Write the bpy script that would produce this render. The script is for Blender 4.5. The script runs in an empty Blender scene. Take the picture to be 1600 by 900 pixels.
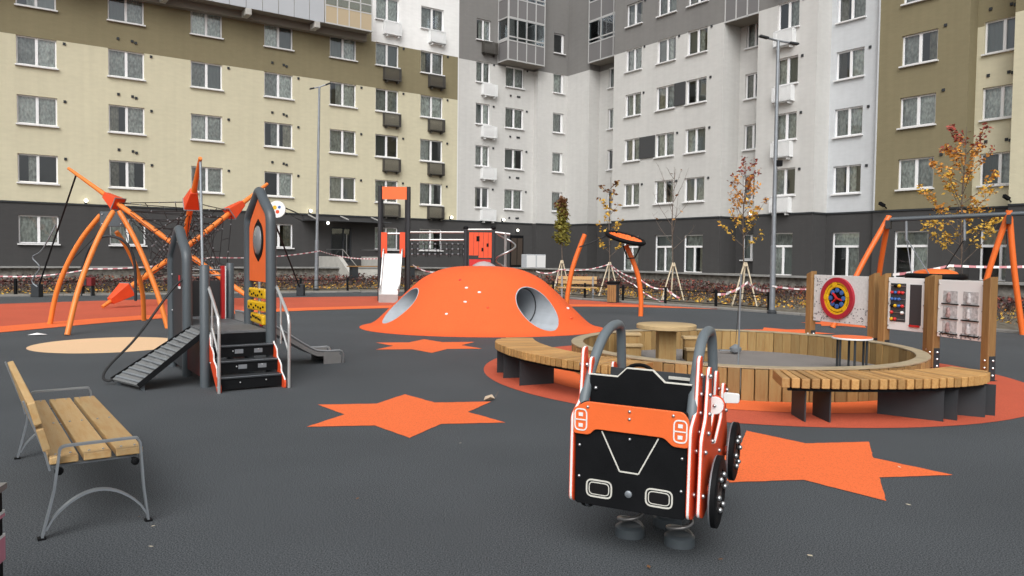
import bpy, bmesh, math, random
from mathutils import Vector, Matrix
PI = math.pi
SC = bpy.context.scene
COL = SC.collection
R = math.radians
rng = random.Random(7)

# ------------------------------------------------------------------ camera
EYE = 1.6
PITCH, ROLL, FPX = .0406, .0121, 1200.0
_fw = Vector((0, math.cos(PITCH), -math.sin(PITCH)))
_u0 = Vector((0, math.sin(PITCH), math.cos(PITCH)))
_rt = Vector((1, 0, 0)) * math.cos(ROLL) + _u0 * math.sin(ROLL)
_up = Vector((1, 0, 0)) * -math.sin(ROLL) + _u0 * math.cos(ROLL)
cam_data = bpy.data.cameras.new('camera')
cam = bpy.data.objects.new('camera', cam_data)
COL.objects.link(cam)
cam_data.sensor_width = 36
cam_data.lens = 36 * FPX / 1600
cam_data.clip_end = 800
cam.matrix_world = Matrix(((_rt.x, _up.x, -_fw.x, 0), (_rt.y, _up.y, -_fw.y, 0), (_rt.z, _up.z, -_fw.z, EYE), (0, 0, 0, 1)))
SC.camera = cam

# ------------------------------------------------------------------ sky, sun, exposure
SUN_EL, SUN_AZ = R(44), R(187)          # overcast: weak broad sun from behind the viewer
w = bpy.data.worlds.new('World'); SC.world = w; w.use_nodes = True
nt = w.node_tree
bg = nt.nodes['Background']
sky = nt.nodes.new('ShaderNodeTexSky'); sky.sky_type = 'NISHITA'; sky.sun_disc = False
sky.sun_elevation = SUN_EL; sky.sun_rotation = SUN_AZ
sky.air_density = 1.0; sky.dust_density = 6.0; sky.ozone_density = 1.0
hs = nt.nodes.new('ShaderNodeHueSaturation'); hs.inputs['Saturation'].default_value = .13
nt.links.new(sky.outputs[0], hs.inputs['Color']); nt.links.new(hs.outputs[0], bg.inputs['Color'])
bg.inputs['Strength'].default_value = .13
sd = bpy.data.lights.new('sun', 'SUN'); sd.energy = 1.3; sd.angle = R(60); sd.color = (1, .99, .975)
so = bpy.data.objects.new('sun', sd); COL.objects.link(so)
sdir = Vector((math.sin(SUN_AZ) * math.cos(SUN_EL), math.cos(SUN_AZ) * math.cos(SUN_EL), math.sin(SUN_EL)))
so.rotation_euler = sdir.to_track_quat('Z', 'Y').to_euler(); so.location = (0, -20, 40)
SC.view_settings.view_transform = 'Standard'; SC.view_settings.look = 'None'
SC.view_settings.exposure = 0.16; SC.view_settings.gamma = 1

# ------------------------------------------------------------------ helpers
def ray(x, y): return _fw + _rt * ((x - 800) / FPX) - _up * ((y - 450) / FPX)
def G(x, y, z=0.0):                      # photo point on the level z
    r = ray(x, y); t = (z - EYE) / r.z
    return Vector((0, 0, EYE)) + r * t
def AT(x, y, Y):                         # photo point at the distance Y
    r = ray(x, y)
    return Vector((0, 0, EYE)) + r * (Y / r.y)

def frame(d):
    d = Vector(d).normalized()
    a = Vector((0, 0, 1)) if abs(d.z) < .9 else Vector((1, 0, 0))
    s = d.cross(a).normalized(); return s, s.cross(d).normalized()

class MB:
    def __init__(s): s.v = []; s.f = []; s.m = []; s.uv = {}
    def add(s, vs, fs, mi=0):
        o = len(s.v); s.v += [tuple(v) for v in vs]
        s.f += [tuple(i + o for i in f) for f in fs]; s.m += [mi] * len(fs); return s
    def bx(s, x0, x1, y0, y1, z0, z1, mi=0, M=None):
        vs = [Vector((x, y, z)) for z in (z0, z1) for y in (y0, y1) for x in (x0, x1)]
        if M: vs = [M @ v for v in vs]
        return s.add(vs, [(0, 2, 3, 1), (4, 5, 7, 6), (0, 1, 5, 4), (2, 6, 7, 3), (0, 4, 6, 2), (1, 3, 7, 5)], mi)
    def bar(s, p, q, wd, hg, mi=0, up=(0, 0, 1)):
        p = Vector(p); q = Vector(q); d = (q - p).normalized()
        a = d.cross(Vector(up))
        if a.length < 1e-4: a = d.cross(Vector((1, 0, 0)))
        a.normalize(); b = a.cross(d); a = a * wd / 2; b = b * hg / 2
        vs = [p - a - b, p + a - b, p + a + b, p - a + b, q - a - b, q + a - b, q + a + b, q - a + b]
        return s.add(vs, [(0, 1, 2, 3), (7, 6, 5, 4), (0, 4, 5, 1), (1, 5, 6, 2), (2, 6, 7, 3), (3, 7, 4, 0)], mi)
    def tube(s, pts, r, seg=8, mi=0, closed=False, cap=True):
        pts = [Vector(p) for p in pts]; n = len(pts)
        rs = r if isinstance(r, (list, tuple)) else [r] * n
        vs = []; a = None
        for i, p in enumerate(pts):
            if closed: d = pts[(i + 1) % n] - pts[i - 1]
            else: d = pts[min(i + 1, n - 1)] - pts[max(i - 1, 0)]
            d.normalize()
            if a is None: a, b = frame(d)
            else:
                a = a - d * a.dot(d)
                if a.length < 1e-5: a, b = frame(d)
                a.normalize(); b = a.cross(d)
            for k in range(seg):
                t = 2 * PI * k / seg
                vs.append(p + (a * math.cos(t) + b * math.sin(t)) * rs[i])
        fs = []
        for i in range(n if closed else n - 1):
            for k in range(seg):
                k2 = (k + 1) % seg; j = (i + 1) % n
                fs.append((i * seg + k, i * seg + k2, j * seg + k2, j * seg + k))
        if cap and not closed:
            fs.append(tuple(range(seg - 1, -1, -1))); fs.append(tuple((n - 1) * seg + k for k in range(seg)))
        return s.add(vs, fs, mi)
    def lathe(s, prof, seg=24, c=(0, 0, 0), mi=0, M=None, capb=True, capt=True):
        c = Vector(c); vs = []
        for r, z in prof:
            for k in range(seg):
                t = 2 * PI * k / seg
                v = Vector((r * math.cos(t), r * math.sin(t), z))
                vs.append((M @ v if M else v) + c)
        n = len(prof); fs = []
        for i in range(n - 1):
            for k in range(seg):
                k2 = (k + 1) % seg
                fs.append((i * seg + k, i * seg + k2, (i + 1) * seg + k2, (i + 1) * seg + k))
        if capb: fs.append(tuple(range(seg - 1, -1, -1)))
        if capt: fs.append(tuple((n - 1) * seg + k for k in range(seg)))
        return s.add(vs, fs, mi)
    def prism(s, poly, M, t0, t1, mi=0):  # polygon (a,b) -> M @ (a,b,t)
        n = len(poly)
        vs = [M @ Vector((a, b, t0)) for a, b in poly] + [M @ Vector((a, b, t1)) for a, b in poly]
        fs = [tuple(range(n - 1, -1, -1)), tuple(range(n, 2 * n))]
        fs += [(i, (i + 1) % n, n + (i + 1) % n, n + i) for i in range(n)]
        return s.add(vs, fs, mi)
    def sphere(s, c, r, seg=8, ring=5, mi=0, sc=(1, 1, 1)):
        prof = [(max(1e-4, math.sin(PI * i / ring)) , -math.cos(PI * i / ring)) for i in range(ring + 1)]
        M = Matrix.Diagonal((r * sc[0], r * sc[1], r * sc[2]))
        return s.lathe(prof, seg, c, mi, M, False, False)
    def mesh(s, name, mats, smooth=None):
        me = bpy.data.meshes.new(name); me.from_pydata(s.v, [], s.f)
        mats = mats if isinstance(mats, (list, tuple)) else [mats]
        for m in mats: me.materials.append(m)
        if len(mats) > 1: me.polygons.foreach_set('material_index', s.m)
        if smooth is not None:
            me.polygons.foreach_set('use_smooth', [True] * len(me.polygons))
            me.set_sharp_from_angle(angle=R(smooth))
        me.update(); return me
    def build(s, name, mats, parent=None, smooth=None, bevel=0, **kw):
        return obj(name, s.mesh(name, mats, smooth), parent, bevel, **kw)

def obj(name, me, parent=None, bevel=0, label=None, cat=None, group=None, kind=None, loc=None, rotz=0):
    o = bpy.data.objects.new(name, me); COL.objects.link(o)
    if parent: o.parent = parent
    if loc is not None: o.location = loc
    if rotz: o.rotation_euler = (0, 0, rotz)
    if bevel:
        b = o.modifiers.new('bevel', 'BEVEL'); b.width = bevel; b.segments = 2; b.limit_method = 'ANGLE'; b.angle_limit = R(40)
    if parent and name in ('bolt', 'buffer', 'block_hole', 'tail_light_outline', 'dashboard_line', 'foot'): kind = 'stuff'
    tag(o, label, cat, group, kind); return o
def tag(o, label=None, cat=None, group=None, kind=None):
    if label: o['label'] = label
    if cat: o['category'] = cat
    if group: o['group'] = group
    if kind: o['kind'] = kind
    return o
def thing(name, label, cat, loc=(0, 0, 0), rotz=0, group=None):
    o = bpy.data.objects.new(name, None); COL.objects.link(o); o.empty_display_size = .2
    o.location = loc; o.rotation_euler = (0, 0, rotz)
    return tag(o, label, cat, group)
def spline(pts, n=8, closed=False):
    P = [Vector(p) for p in pts]; m = len(P); out = []
    rngi = range(m if closed else m - 1)
    for i in rngi:
        if closed: a, b, c, d = P[i - 1], P[i], P[(i + 1) % m], P[(i + 2) % m]
        else: a, b, c, d = P[max(i - 1, 0)], P[i], P[i + 1], P[min(i + 2, m - 1)]
        for k in range(n):
            t = k / n
            out.append(.5 * ((2 * b) + (c - a) * t + (2 * a - 5 * b + 4 * c - d) * t * t + (3 * b - a - 3 * c + d) * t ** 3))
    if not closed: out.append(P[-1])
    return out
XZ = Matrix(((1, 0, 0), (0, 0, 1), (0, 1, 0)))     # (a,b,t) -> (a, t, b)
YZ = Matrix(((0, 0, 1), (1, 0, 0), (0, 1, 0)))     # (a,b,t) -> (t, a, b)
XY = Matrix.Identity(3)

# ------------------------------------------------------------------ materials
def mk(name, col, rough=.6, metal=0, var=0, vs=4, bump=0, bs=60, rnd=0, st=(1, 1, 1), spec=.5, col2=None, emit=0, var2=0, vs2=.4, dist=.01, detail=4, streak=0):
    m = bpy.data.materials.new(name); m.use_nodes = True; t = m.node_tree; N = t.nodes; L = t.links
    b = N['Principled BSDF']
    b.inputs['Base Color'].default_value = (*col, 1); b.inputs['Roughness'].default_value = rough
    b.inputs['Metallic'].default_value = metal; b.inputs['Specular IOR Level'].default_value = spec
    if emit:
        b.inputs['Emission Color'].default_value = (*col, 1); b.inputs['Emission Strength'].default_value = emit
    if var or bump or rnd or col2 or var2:
        tc = N.new('ShaderNodeTexCoord'); oi = N.new('ShaderNodeObjectInfo')
        mp = N.new('ShaderNodeMapping'); mp.inputs['Scale'].default_value = st
        vm = N.new('ShaderNodeVectorMath'); vm.operation = 'MULTIPLY_ADD'
        vm.inputs[1].default_value = (17, 29, 41)
        cx = N.new('ShaderNodeCombineXYZ')
        for i in range(3): L.new(oi.outputs['Random'], cx.inputs[i])
        L.new(cx.outputs[0], vm.inputs[0]); L.new(tc.outputs['Object'], vm.inputs[2])
        L.new((vm if rnd else tc).outputs[0 if rnd else 'Object'], mp.inputs['Vector'])
        no = N.new('ShaderNodeTexNoise'); no.inputs['Scale'].default_value = vs; no.inputs['Detail'].default_value = detail
        L.new(mp.outputs[0], no.inputs['Vector'])
        src = None
        if col2:
            mr = N.new('ShaderNodeMapRange'); mr.inputs[1].default_value = .36; mr.inputs[2].default_value = .64
            L.new(no.outputs[0], mr.inputs[0])
            mx = N.new('ShaderNodeMix'); mx.data_type = 'RGBA'
            mx.inputs[6].default_value = (*col, 1); mx.inputs[7].default_value = (*col2, 1)
            L.new(mr.outputs[0], mx.inputs[0]); src = mx.outputs[2]
        val = N.new('ShaderNodeMath'); val.operation = 'MULTIPLY_ADD'
        L.new(no.outputs[0], val.inputs[0]); val.inputs[1].default_value = var * 3; val.inputs[2].default_value = 1 - var * 1.5
        last = val
        if var2:
            n2 = N.new('ShaderNodeTexNoise'); n2.inputs['Scale'].default_value = vs2; n2.inputs['Detail'].default_value = 5
            L.new(tc.outputs['Object'], n2.inputs['Vector'])
            a = N.new('ShaderNodeMath'); a.operation = 'MULTIPLY_ADD'; L.new(n2.outputs[0], a.inputs[0])
            a.inputs[1].default_value = var2 * 3; a.inputs[2].default_value = 1 - var2 * 1.5
            mu = N.new('ShaderNodeMath'); mu.operation = 'MULTIPLY'; L.new(a.outputs[0], mu.inputs[0]); L.new(last.outputs[0], mu.inputs[1]); last = mu
        if streak:
            m3 = N.new('ShaderNodeMapping'); m3.inputs['Scale'].default_value = (2.6, 2.6, .10); L.new(tc.outputs['Object'], m3.inputs['Vector'])
            n3 = N.new('ShaderNodeTexNoise'); n3.inputs['Scale'].default_value = 1.6; n3.inputs['Detail'].default_value = 4; L.new(m3.outputs[0], n3.inputs['Vector'])
            a = N.new('ShaderNodeMath'); a.operation = 'MULTIPLY_ADD'; L.new(n3.outputs[0], a.inputs[0])
            a.inputs[1].default_value = streak * 3; a.inputs[2].default_value = 1 - streak * 1.5
            mu = N.new('ShaderNodeMath'); mu.operation = 'MULTIPLY'; L.new(a.outputs[0], mu.inputs[0]); L.new(last.outputs[0], mu.inputs[1]); last = mu
        if rnd:
            a = N.new('ShaderNodeMath'); a.operation = 'MULTIPLY_ADD'; L.new(oi.outputs['Random'], a.inputs[0])
            a.inputs[1].default_value = rnd * 2; a.inputs[2].default_value = 1 - rnd
            mu = N.new('ShaderNodeMath'); mu.operation = 'MULTIPLY'; L.new(a.outputs[0], mu.inputs[0]); L.new(last.outputs[0], mu.inputs[1]); last = mu
        h = N.new('ShaderNodeHueSaturation'); h.inputs['Color'].default_value = (*col, 1)
        if src: L.new(src, h.inputs['Color'])
        L.new(last.outputs[0], h.inputs['Value']); L.new(h.outputs[0], b.inputs['Base Color'])
        if emit: L.new(h.outputs[0], b.inputs['Emission Color'])
        if bump:
            nb = N.new('ShaderNodeTexNoise'); nb.inputs['Scale'].default_value = bs; nb.inputs['Detail'].default_value = 3
            L.new(mp.outputs[0], nb.inputs['Vector'])
            bp = N.new('ShaderNodeBump'); bp.inputs['Strength'].default_value = bump; bp.inputs['Distance'].default_value = dist
            L.new(nb.outputs[0], bp.inputs['Height']); L.new(bp.outputs[0], b.inputs['Normal'])
    return m

def rubber(name, col, grain=.45, big=.08):
    m = mk(name, col, .85, var=grain, vs=125, bump=.4, bs=210, var2=big, vs2=.7, spec=.35, dist=.006, detail=3)
    return m
M = {}
M['rubber'] = rubber('dark_rubber', (.061, .068, .0745), 1.7, .15)
M['rub_or'] = rubber('orange_rubber', (.79, .15, .040), .35, .06)
M['rub_red'] = rubber('red_rubber', (.50, .092, .045), .4, .09)
M['rub_be'] = rubber('beige_rubber', (.74, .50, .30), .2, .03)
M['rub_hill'] = rubber('mound_rubber', (.76, .115, .028), .45, .08)
M['soil'] = mk('soil', (.10, .085, .065), .95, var=.4, vs=6, bump=1, bs=30, col2=(.17, .15, .11), dist=.03)
M['asphalt'] = mk('asphalt', (.09, .09, .09), .9, var=.2, vs=40, bump=.3, bs=120)
M['kerb'] = mk('kerb_concrete', (.30, .29, .27), .9, var=.12, vs=8, bump=.3, bs=80, rnd=.06)
M['conc'] = mk('pale_concrete', (.42, .41, .38), .9, var=.15, vs=3, bump=.3, bs=50)
M['stonew'] = mk('stone_wall', (.16, .15, .135), .95, var=.35, vs=5, bump=.8, bs=14, col2=(.24, .225, .2), dist=.02)
M['sand'] = mk('grey_sand', (.19, .175, .165), .95, var=.35, vs=60, bump=.8, bs=90, var2=.12, vs2=2.0, dist=.006)
def stucco(name, c): return mk(name, c, .92, var=.055, vs=4, st=(.6, .6, 1.8), bump=.5, bs=16, var2=.055, vs2=.35, spec=.2, dist=.012, detail=6, streak=.045)
M['beige'] = stucco('beige_stucco', (.575, .535, .39))
M['olive'] = stucco('olive_stucco', (.225, .195, .118))
M['lgrey'] = stucco('light_grey_stucco', (.55, .545, .525))
M['bgrey'] = stucco('cool_grey_stucco', (.54, .56, .575))
M['mgrey'] = stucco('mid_grey_stucco', (.205, .20, .192))
M['whitew'] = stucco('white_stucco', (.78, .78, .765))
M['plinth'] = stucco('dark_plinth', (.062, .061, .061))
M['inside'] = mk('room_dark', (.10, .10, .095), .9)
M['pvc'] = mk('white_plastic_frame', (.80, .80, .80), .45, rnd=.04)
M['metalw'] = mk('white_sheet_metal', (.72, .72, .72), .5)
M['darkpanel'] = mk('dark_panel', (.05, .052, .055), .5)
M['basket_d'] = mk('dark_basket', (.065, .06, .052), .6)
M['basket_w'] = mk('white_basket', (.80, .81, .81), .55)
M['balc'] = mk('balcony_sheet', (.44, .46, .485), .6, var=.04, vs=.8)
M['balc_be'] = mk('balcony_beige_panel', (.46, .37, .245), .6)
M['balc_gr'] = mk('balcony_grey_panel', (.17, .165, .165), .45)
M['alu'] = mk('aluminium', (.58, .58, .57), .4, .3)
M['soffit'] = mk('soffit', (.20, .18, .15), .8)
def curt(n, c): return mk(n, c, .9, var=.6, vs=5, st=(2.2, 1, 1.1), rnd=.35, detail=6, var2=.3, vs2=2.2)  # lace pattern; its blotchy contrast also stands in for tree reflections on the panes
M['curt'] = curt('sheer_curtain', (.88, .89, .85)); M['curt2'] = curt('warm_curtain', (.60, .56, .46)); M['blind'] = mk('roller_blind', (.40, .42, .41), .9, rnd=.4)
M['grey'] = mk('grey_powder_coat', (.072, .086, .096), .42, var=.06, vs=3)
M['rail'] = mk('bright_rail', (.66, .66, .65), .3, .7, var=.08, vs=5)
M['barg'] = mk('roll_bar_grey', (.13, .155, .17), .45, var=.05, vs=5)
M['dgrey'] = mk('dark_grey_steel', (.036, .040, .044), .55, var=.12, vs=6, spec=.25)
M['black'] = mk('black_plastic', (.009, .0095, .0105), .55, var=.25, vs=6, bump=.15, bs=200, spec=.07)
M['blackr'] = mk('black_rope', (.012, .012, .013), .7)
M['or'] = mk('orange_paint', (.80, .155, .025), .38, var=.03, vs=3)
M['or_panel'] = mk('orange_plastic', (.82, .145, .03), .5, var=.05, vs=3, bump=.1, bs=120, var2=.05, vs2=9)
M['or_dark'] = mk('orange_red_plastic', (.72, .075, .018), .5, var=.08, vs=4, bump=.1, bs=120)
M['pole'] = mk('light_orange_pole', (.78, .215, .035), .4, var=.05, vs=3)
M['white'] = mk('white_plastic', (.80, .80, .79), .45)
M['line'] = mk('engraved_line', (.62, .61, .55), .6)
M['redp'] = mk('red_plastic', (.55, .02, .02), .4)
M['yellow'] = mk('yellow_plastic', (.72, .42, .01), .4, bump=.1, bs=60)
M['blue'] = mk('blue_plastic', (.04, .12, .36), .4)
M['steel'] = mk('stainless_steel', (.56, .57, .58), .28, .9, var=.08, vs=8)
M['steel_d'] = mk('brushed_steel', (.42, .41, .40), .4, .8, var=.12, vs=6)
M['galv'] = mk('galvanised_steel', (.27, .295, .32), .42, .5, var=.16, vs=5)
M['pipe'] = mk('pipe_concrete', (.37, .40, .43), .6, var=.1, vs=5, bump=.15, bs=60)
M['wood'] = mk('sandbox_wood', (.345, .225, .085), .72, var=.3, vs=6, st=(5, 5, .6), rnd=.27, bump=.45, bs=20, col2=(.24, .14, .047))
M['wood_post'] = mk('post_wood', (.31, .175, .06), .65, var=.2, vs=7, st=(6, 6, .5), rnd=.12, bump=.3, bs=20, col2=(.215, .11, .035))
M['woodb'] = mk('bench_slat_wood', (.50, .29, .105), .55, var=.2, vs=7, st=(.8, 7, 7), rnd=.24, bump=.3, bs=22, col2=(.36, .185, .058))
M['woodl'] = mk('pale_bench_wood', (.54, .37, .175), .55, var=.26, vs=4, st=(.9, 8, 8), rnd=.14, bump=.3, bs=22, col2=(.40, .24, .095))
M['woodt'] = mk('table_wood', (.46, .33, .17), .6, var=.18, vs=5, st=(1, 9, 9), bump=.2, bs=22)
M['stake'] = mk('raw_timber', (.64, .55, .40), .8, var=.2, vs=5)
M['bark'] = mk('sapling_bark', (.13, .10, .08), .9, var=.3, vs=15)
def leafm(n, c): return mk(n, c, .7, var=.3, vs=3)
M['lf_y'] = leafm('yellow_leaf', (.62, .38, .05)); M['lf_o'] = leafm('orange_leaf', (.55, .24, .04)); M['lf_r'] = leafm('red_leaf', (.30, .06, .04))
M['lf_g'] = leafm('olive_leaf', (.20, .18, .025)); M['lf_b'] = leafm('brown_leaf', (.16, .075, .03)); M['lf_d'] = leafm('barberry_leaf', (.075, .018, .018)); M['lf_k'] = leafm('dark_twig', (.05, .035, .03))
M['lamp'] = mk('lit_lamp', (1, .95, .8), .5, emit=4)
M['lens'] = mk('lamp_lens', (.5, .5, .5), .3)

def glass_mat():
    m = bpy.data.materials.new('window_glass'); m.use_nodes = True; t = m.node_tree; N = t.nodes; L = t.links
    for n in list(N):
        if n.type != 'OUTPUT_MATERIAL': N.remove(n)
    out = [n for n in N if n.type == 'OUTPUT_MATERIAL'][0]
    tr = N.new('ShaderNodeBsdfTransparent'); tr.inputs[0].default_value = (.78, .82, .80, 1)
    gl = N.new('ShaderNodeBsdfGlossy'); gl.inputs['Roughness'].default_value = .03; gl.inputs['Color'].default_value = (.9, .95, 1, 1)
    fr = N.new('ShaderNodeFresnel'); fr.inputs[0].default_value = 1.5
    mu = N.new('ShaderNodeMath'); mu.operation = 'MULTIPLY'; mu.inputs[1].default_value = 3.4; mu.use_clamp = True
    mx = N.new('ShaderNodeMixShader')
    tc = N.new('ShaderNodeTexCoord'); no = N.new('ShaderNodeTexNoise'); no.inputs['Scale'].default_value = 1.3
    bp = N.new('ShaderNodeBump'); bp.inputs['Strength'].default_value = .12; bp.inputs['Distance'].default_value = .02
    L.new(tc.outputs['Object'], no.inputs['Vector']); L.new(no.outputs[0], bp.inputs['Height']); L.new(bp.outputs[0], gl.inputs['Normal'])
    L.new(fr.outputs[0], mu.inputs[0]); L.new(mu.outputs[0], mx.inputs[0]); L.new(tr.outputs[0], mx.inputs[1]); L.new(gl.outputs[0], mx.inputs[2])
    L.new(mx.outputs[0], out.inputs[0]); return m
M['glass'] = glass_mat()

def tape_mat():
    m = mk('barrier_tape', (.75, .72, .70), .5); t = m.node_tree; N = t.nodes; L = t.links; b = N['Principled BSDF']
    uv = N.new('ShaderNodeUVMap'); sp = N.new('ShaderNodeSeparateXYZ'); L.new(uv.outputs[0], sp.inputs[0])
    a = N.new('ShaderNodeMath'); a.operation = 'FRACT'; L.new(sp.outputs[0], a.inputs[0])
    c = N.new('ShaderNodeMath'); c.operation = 'GREATER_THAN'; c.inputs[1].default_value = .5; L.new(a.outputs[0], c.inputs[0])
    mx = N.new('ShaderNodeMix'); mx.data_type = 'RGBA'; mx.inputs[6].default_value = (.74, .70, .69, 1); mx.inputs[7].default_value = (.46, .16, .18, 1)
    L.new(c.outputs[0], mx.inputs[0]); L.new(mx.outputs[2], b.inputs['Base Color']); return m
M['tape'] = tape_mat()

# ------------------------------------------------------------------ ground, playground surfaces
def sheet(name, poly, z, mat, thick=None, kind='structure'):
    mb = MB()
    if thick: mb.prism([(p[0], p[1]) for p in poly], XY, z - thick, z)
    else: mb.add([(p[0], p[1], z) for p in poly], [tuple(range(len(poly)))])
    return mb.build(name, mat, kind=kind)
mb = MB(); mb.add([(-300, -200, -.12), (300, -200, -.12), (300, 350, -.12), (-300, 350, -.12)], [(0, 1, 2, 3)])
mb.build('ground', M['soil'], kind='structure')
KERB = [(-30, 19.6), (-17.93, 26.6), (-13.48, 28.95), (-7.07, 32.5), (-3.4, 34.3), (-1.5, 34.4), (.2, 32.6), (2.45, 29.4), (5.05, 26.3), (6.45, 24.8), (7.73, 23.1), (8.6, 21.9), (11.55, 17.2), (16, 10.5), (22, 1)]
sheet('rubber_paving', KERB + [(22, -25), (-30, -25)], 0, M['rubber'])
inner = spline([(-13.2, 8.5, 0), (-11.2, 12, 0), (-9.95, 15, 0), (-8.71, 18.2, 0), (-6.56, 21.1, 0), (-3.84, 23.1, 0), (-1, 24.4, 0), (2.21, 25.0, 0), (4.2, 25.1, 0), (6.6, 24.55, 0)], 8)
outer = spline([(-21, 17.6, 0), (-15.35, 22.99, 0), (-12.19, 26.09, 0), (-4.99, 29.91, 0), (-1, 31.3, 0), (1.0, 30.6, 0), (2.45, 29.1, 0), (4.9, 26.2, 0), (6.6, 24.6, 0)], 8)
def offs(pts, d):
    out = []
    for i, p in enumerate(pts):
        t = (pts[min(i + 1, len(pts) - 1)] - pts[max(i - 1, 0)]).normalized()
        k = d * min(1, (len(pts) - 1 - i) / 10)
        out.append(Vector((p.x - t.y * k, p.y + t.x * k, 0)))
    return out
mid = offs(inner, 1.15)
def strip(name, A, B, z, mat):
    n = len(A); vs = [(p.x, p.y, z) for p in A] + [(p.x, p.y, z) for p in B]
    MB().add(vs, [(i, i + 1, n + i + 1, n + i) for i in range(n - 1)]).build(name, mat, kind='structure')
sheet('red_rubber_path', [(p.x, p.y) for p in inner] + [(p.x, p.y) for p in reversed(outer)], .004, M['rub_red'])
strip('orange_rubber_border', inner, mid, .008, M['rub_or'])
def star(c, rad, rot, name='star_inlay'):
    poly = []
    for k in range(12):
        rr = rad if k % 2 == 0 else rad / math.sqrt(3)
        t = R(rot + 30 * k); poly.append((c[0] + rr * math.cos(t), c[1] + rr * math.sin(t)))
    fine = []
    for a, b in zip(poly, poly[1:] + poly[:1]):
        for k in range(10):
            u = k / 10; j = .005 if k else 0
            fine.append((a[0] + (b[0] - a[0]) * u + rng.uniform(-j, j), a[1] + (b[1] - a[1]) * u + rng.uniform(-j, j)))
    poly = fine
    sheet(name, poly, .004, M['rub_or'])
star((-1.05, 7.73), 1.075, 99); star((-1.49, 13.62), 1.05, 100); star((2.36, 6.09), 1.04, 98.5)
star((6.13, 17.1), 1.02, 99); star((8.35, 19.35), 1.0, 99)
def disc_poly(c, r, n=64, r2=None): return [(c[0] + r * math.cos(2 * PI * k / n), c[1] + (r2 or r) * math.sin(2 * PI * k / n)) for k in range(n)]
sheet('beige_rubber_circle', disc_poly((-6.93, 13.2), 1.22), .004, M['rub_be'])
SB = (3.27, 10.95)
sheet('red_rubber_disc', disc_poly(SB, 3.66, 96), .004, M['rub_red'])
sheet('orange_rubber_ring', disc_poly(SB, 2.98, 96), .008, M['rub_or'])
sheet('sandpit_sand', disc_poly(SB, 2.3, 64), .05, M['sand'], kind='stuff')

# kerb stones round the paving
kt = thing('kerb', 'low pale concrete kerb along the planting bed', 'kerb'); kt['kind'] = 'structure'; del kt['category']; del kt['label']
def along(path, step):
    P = [Vector((p[0], p[1], 0)) for p in path]; out = []; carry = 0
    for a, b in zip(P, P[1:]):
        d = b - a; L = d.length; t = carry
        while t < L: out.append((a + d * (t / L), d.normalized())); t += step
        carry = t - L
    return out
kme = MB().bx(-.49, .49, -.05, .05, -.12, .07).mesh('kerb_stone', M['kerb'])
for p, d in along(KERB[:-1], 1.0):
    obj('kerb_stone', kme, kt, loc=(p.x + d.x * .5 - d.y * .06, p.y + d.y * .5 + d.x * .06, 0), rotz=math.atan2(d.y, d.x))

# ------------------------------------------------------------------ terrace and building (local x along left wing, y away)
TH = .6144
CU, SU = math.cos(TH), math.sin(TH)
def BW(x, y, z=0): return Vector((x * CU - y * SU, x * SU + y * CU, z))
TZ = .83
mb = MB()
ter = [(-30, 40.8), (29.6, 40.8), (29.6, -10), (60, -10), (60, 60), (-30, 60)]
mb.prism([tuple(BW(*p)[:2]) for p in ter], XY, -.1, TZ)
mb.build('terrace', M['stonew'], kind='structure')
mb = MB()
for a, b in (((-30, 40.72), (29.52, 40.72)), ((29.52, 40.64), (29.52, -10))):
    mb.bar(BW(*a, TZ + .045), BW(*b, TZ + .045), .32, .08)
mb.build('terrace_coping', mk('coping', (.26, .26, .25), .9, var=.2, vs=2), kind='structure')
# planting bed between kerb and terrace
bedl = [BW(*p) for p in ((-30, 41.2), (29.9, 41.2), (29.9, -8))]
bed = [(p[0] - .0, p[1]) for p in KERB] + [(b.x, b.y) for b in reversed(bedl)]
sheet('planting_bed', bed, .03, M['soil'])

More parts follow.
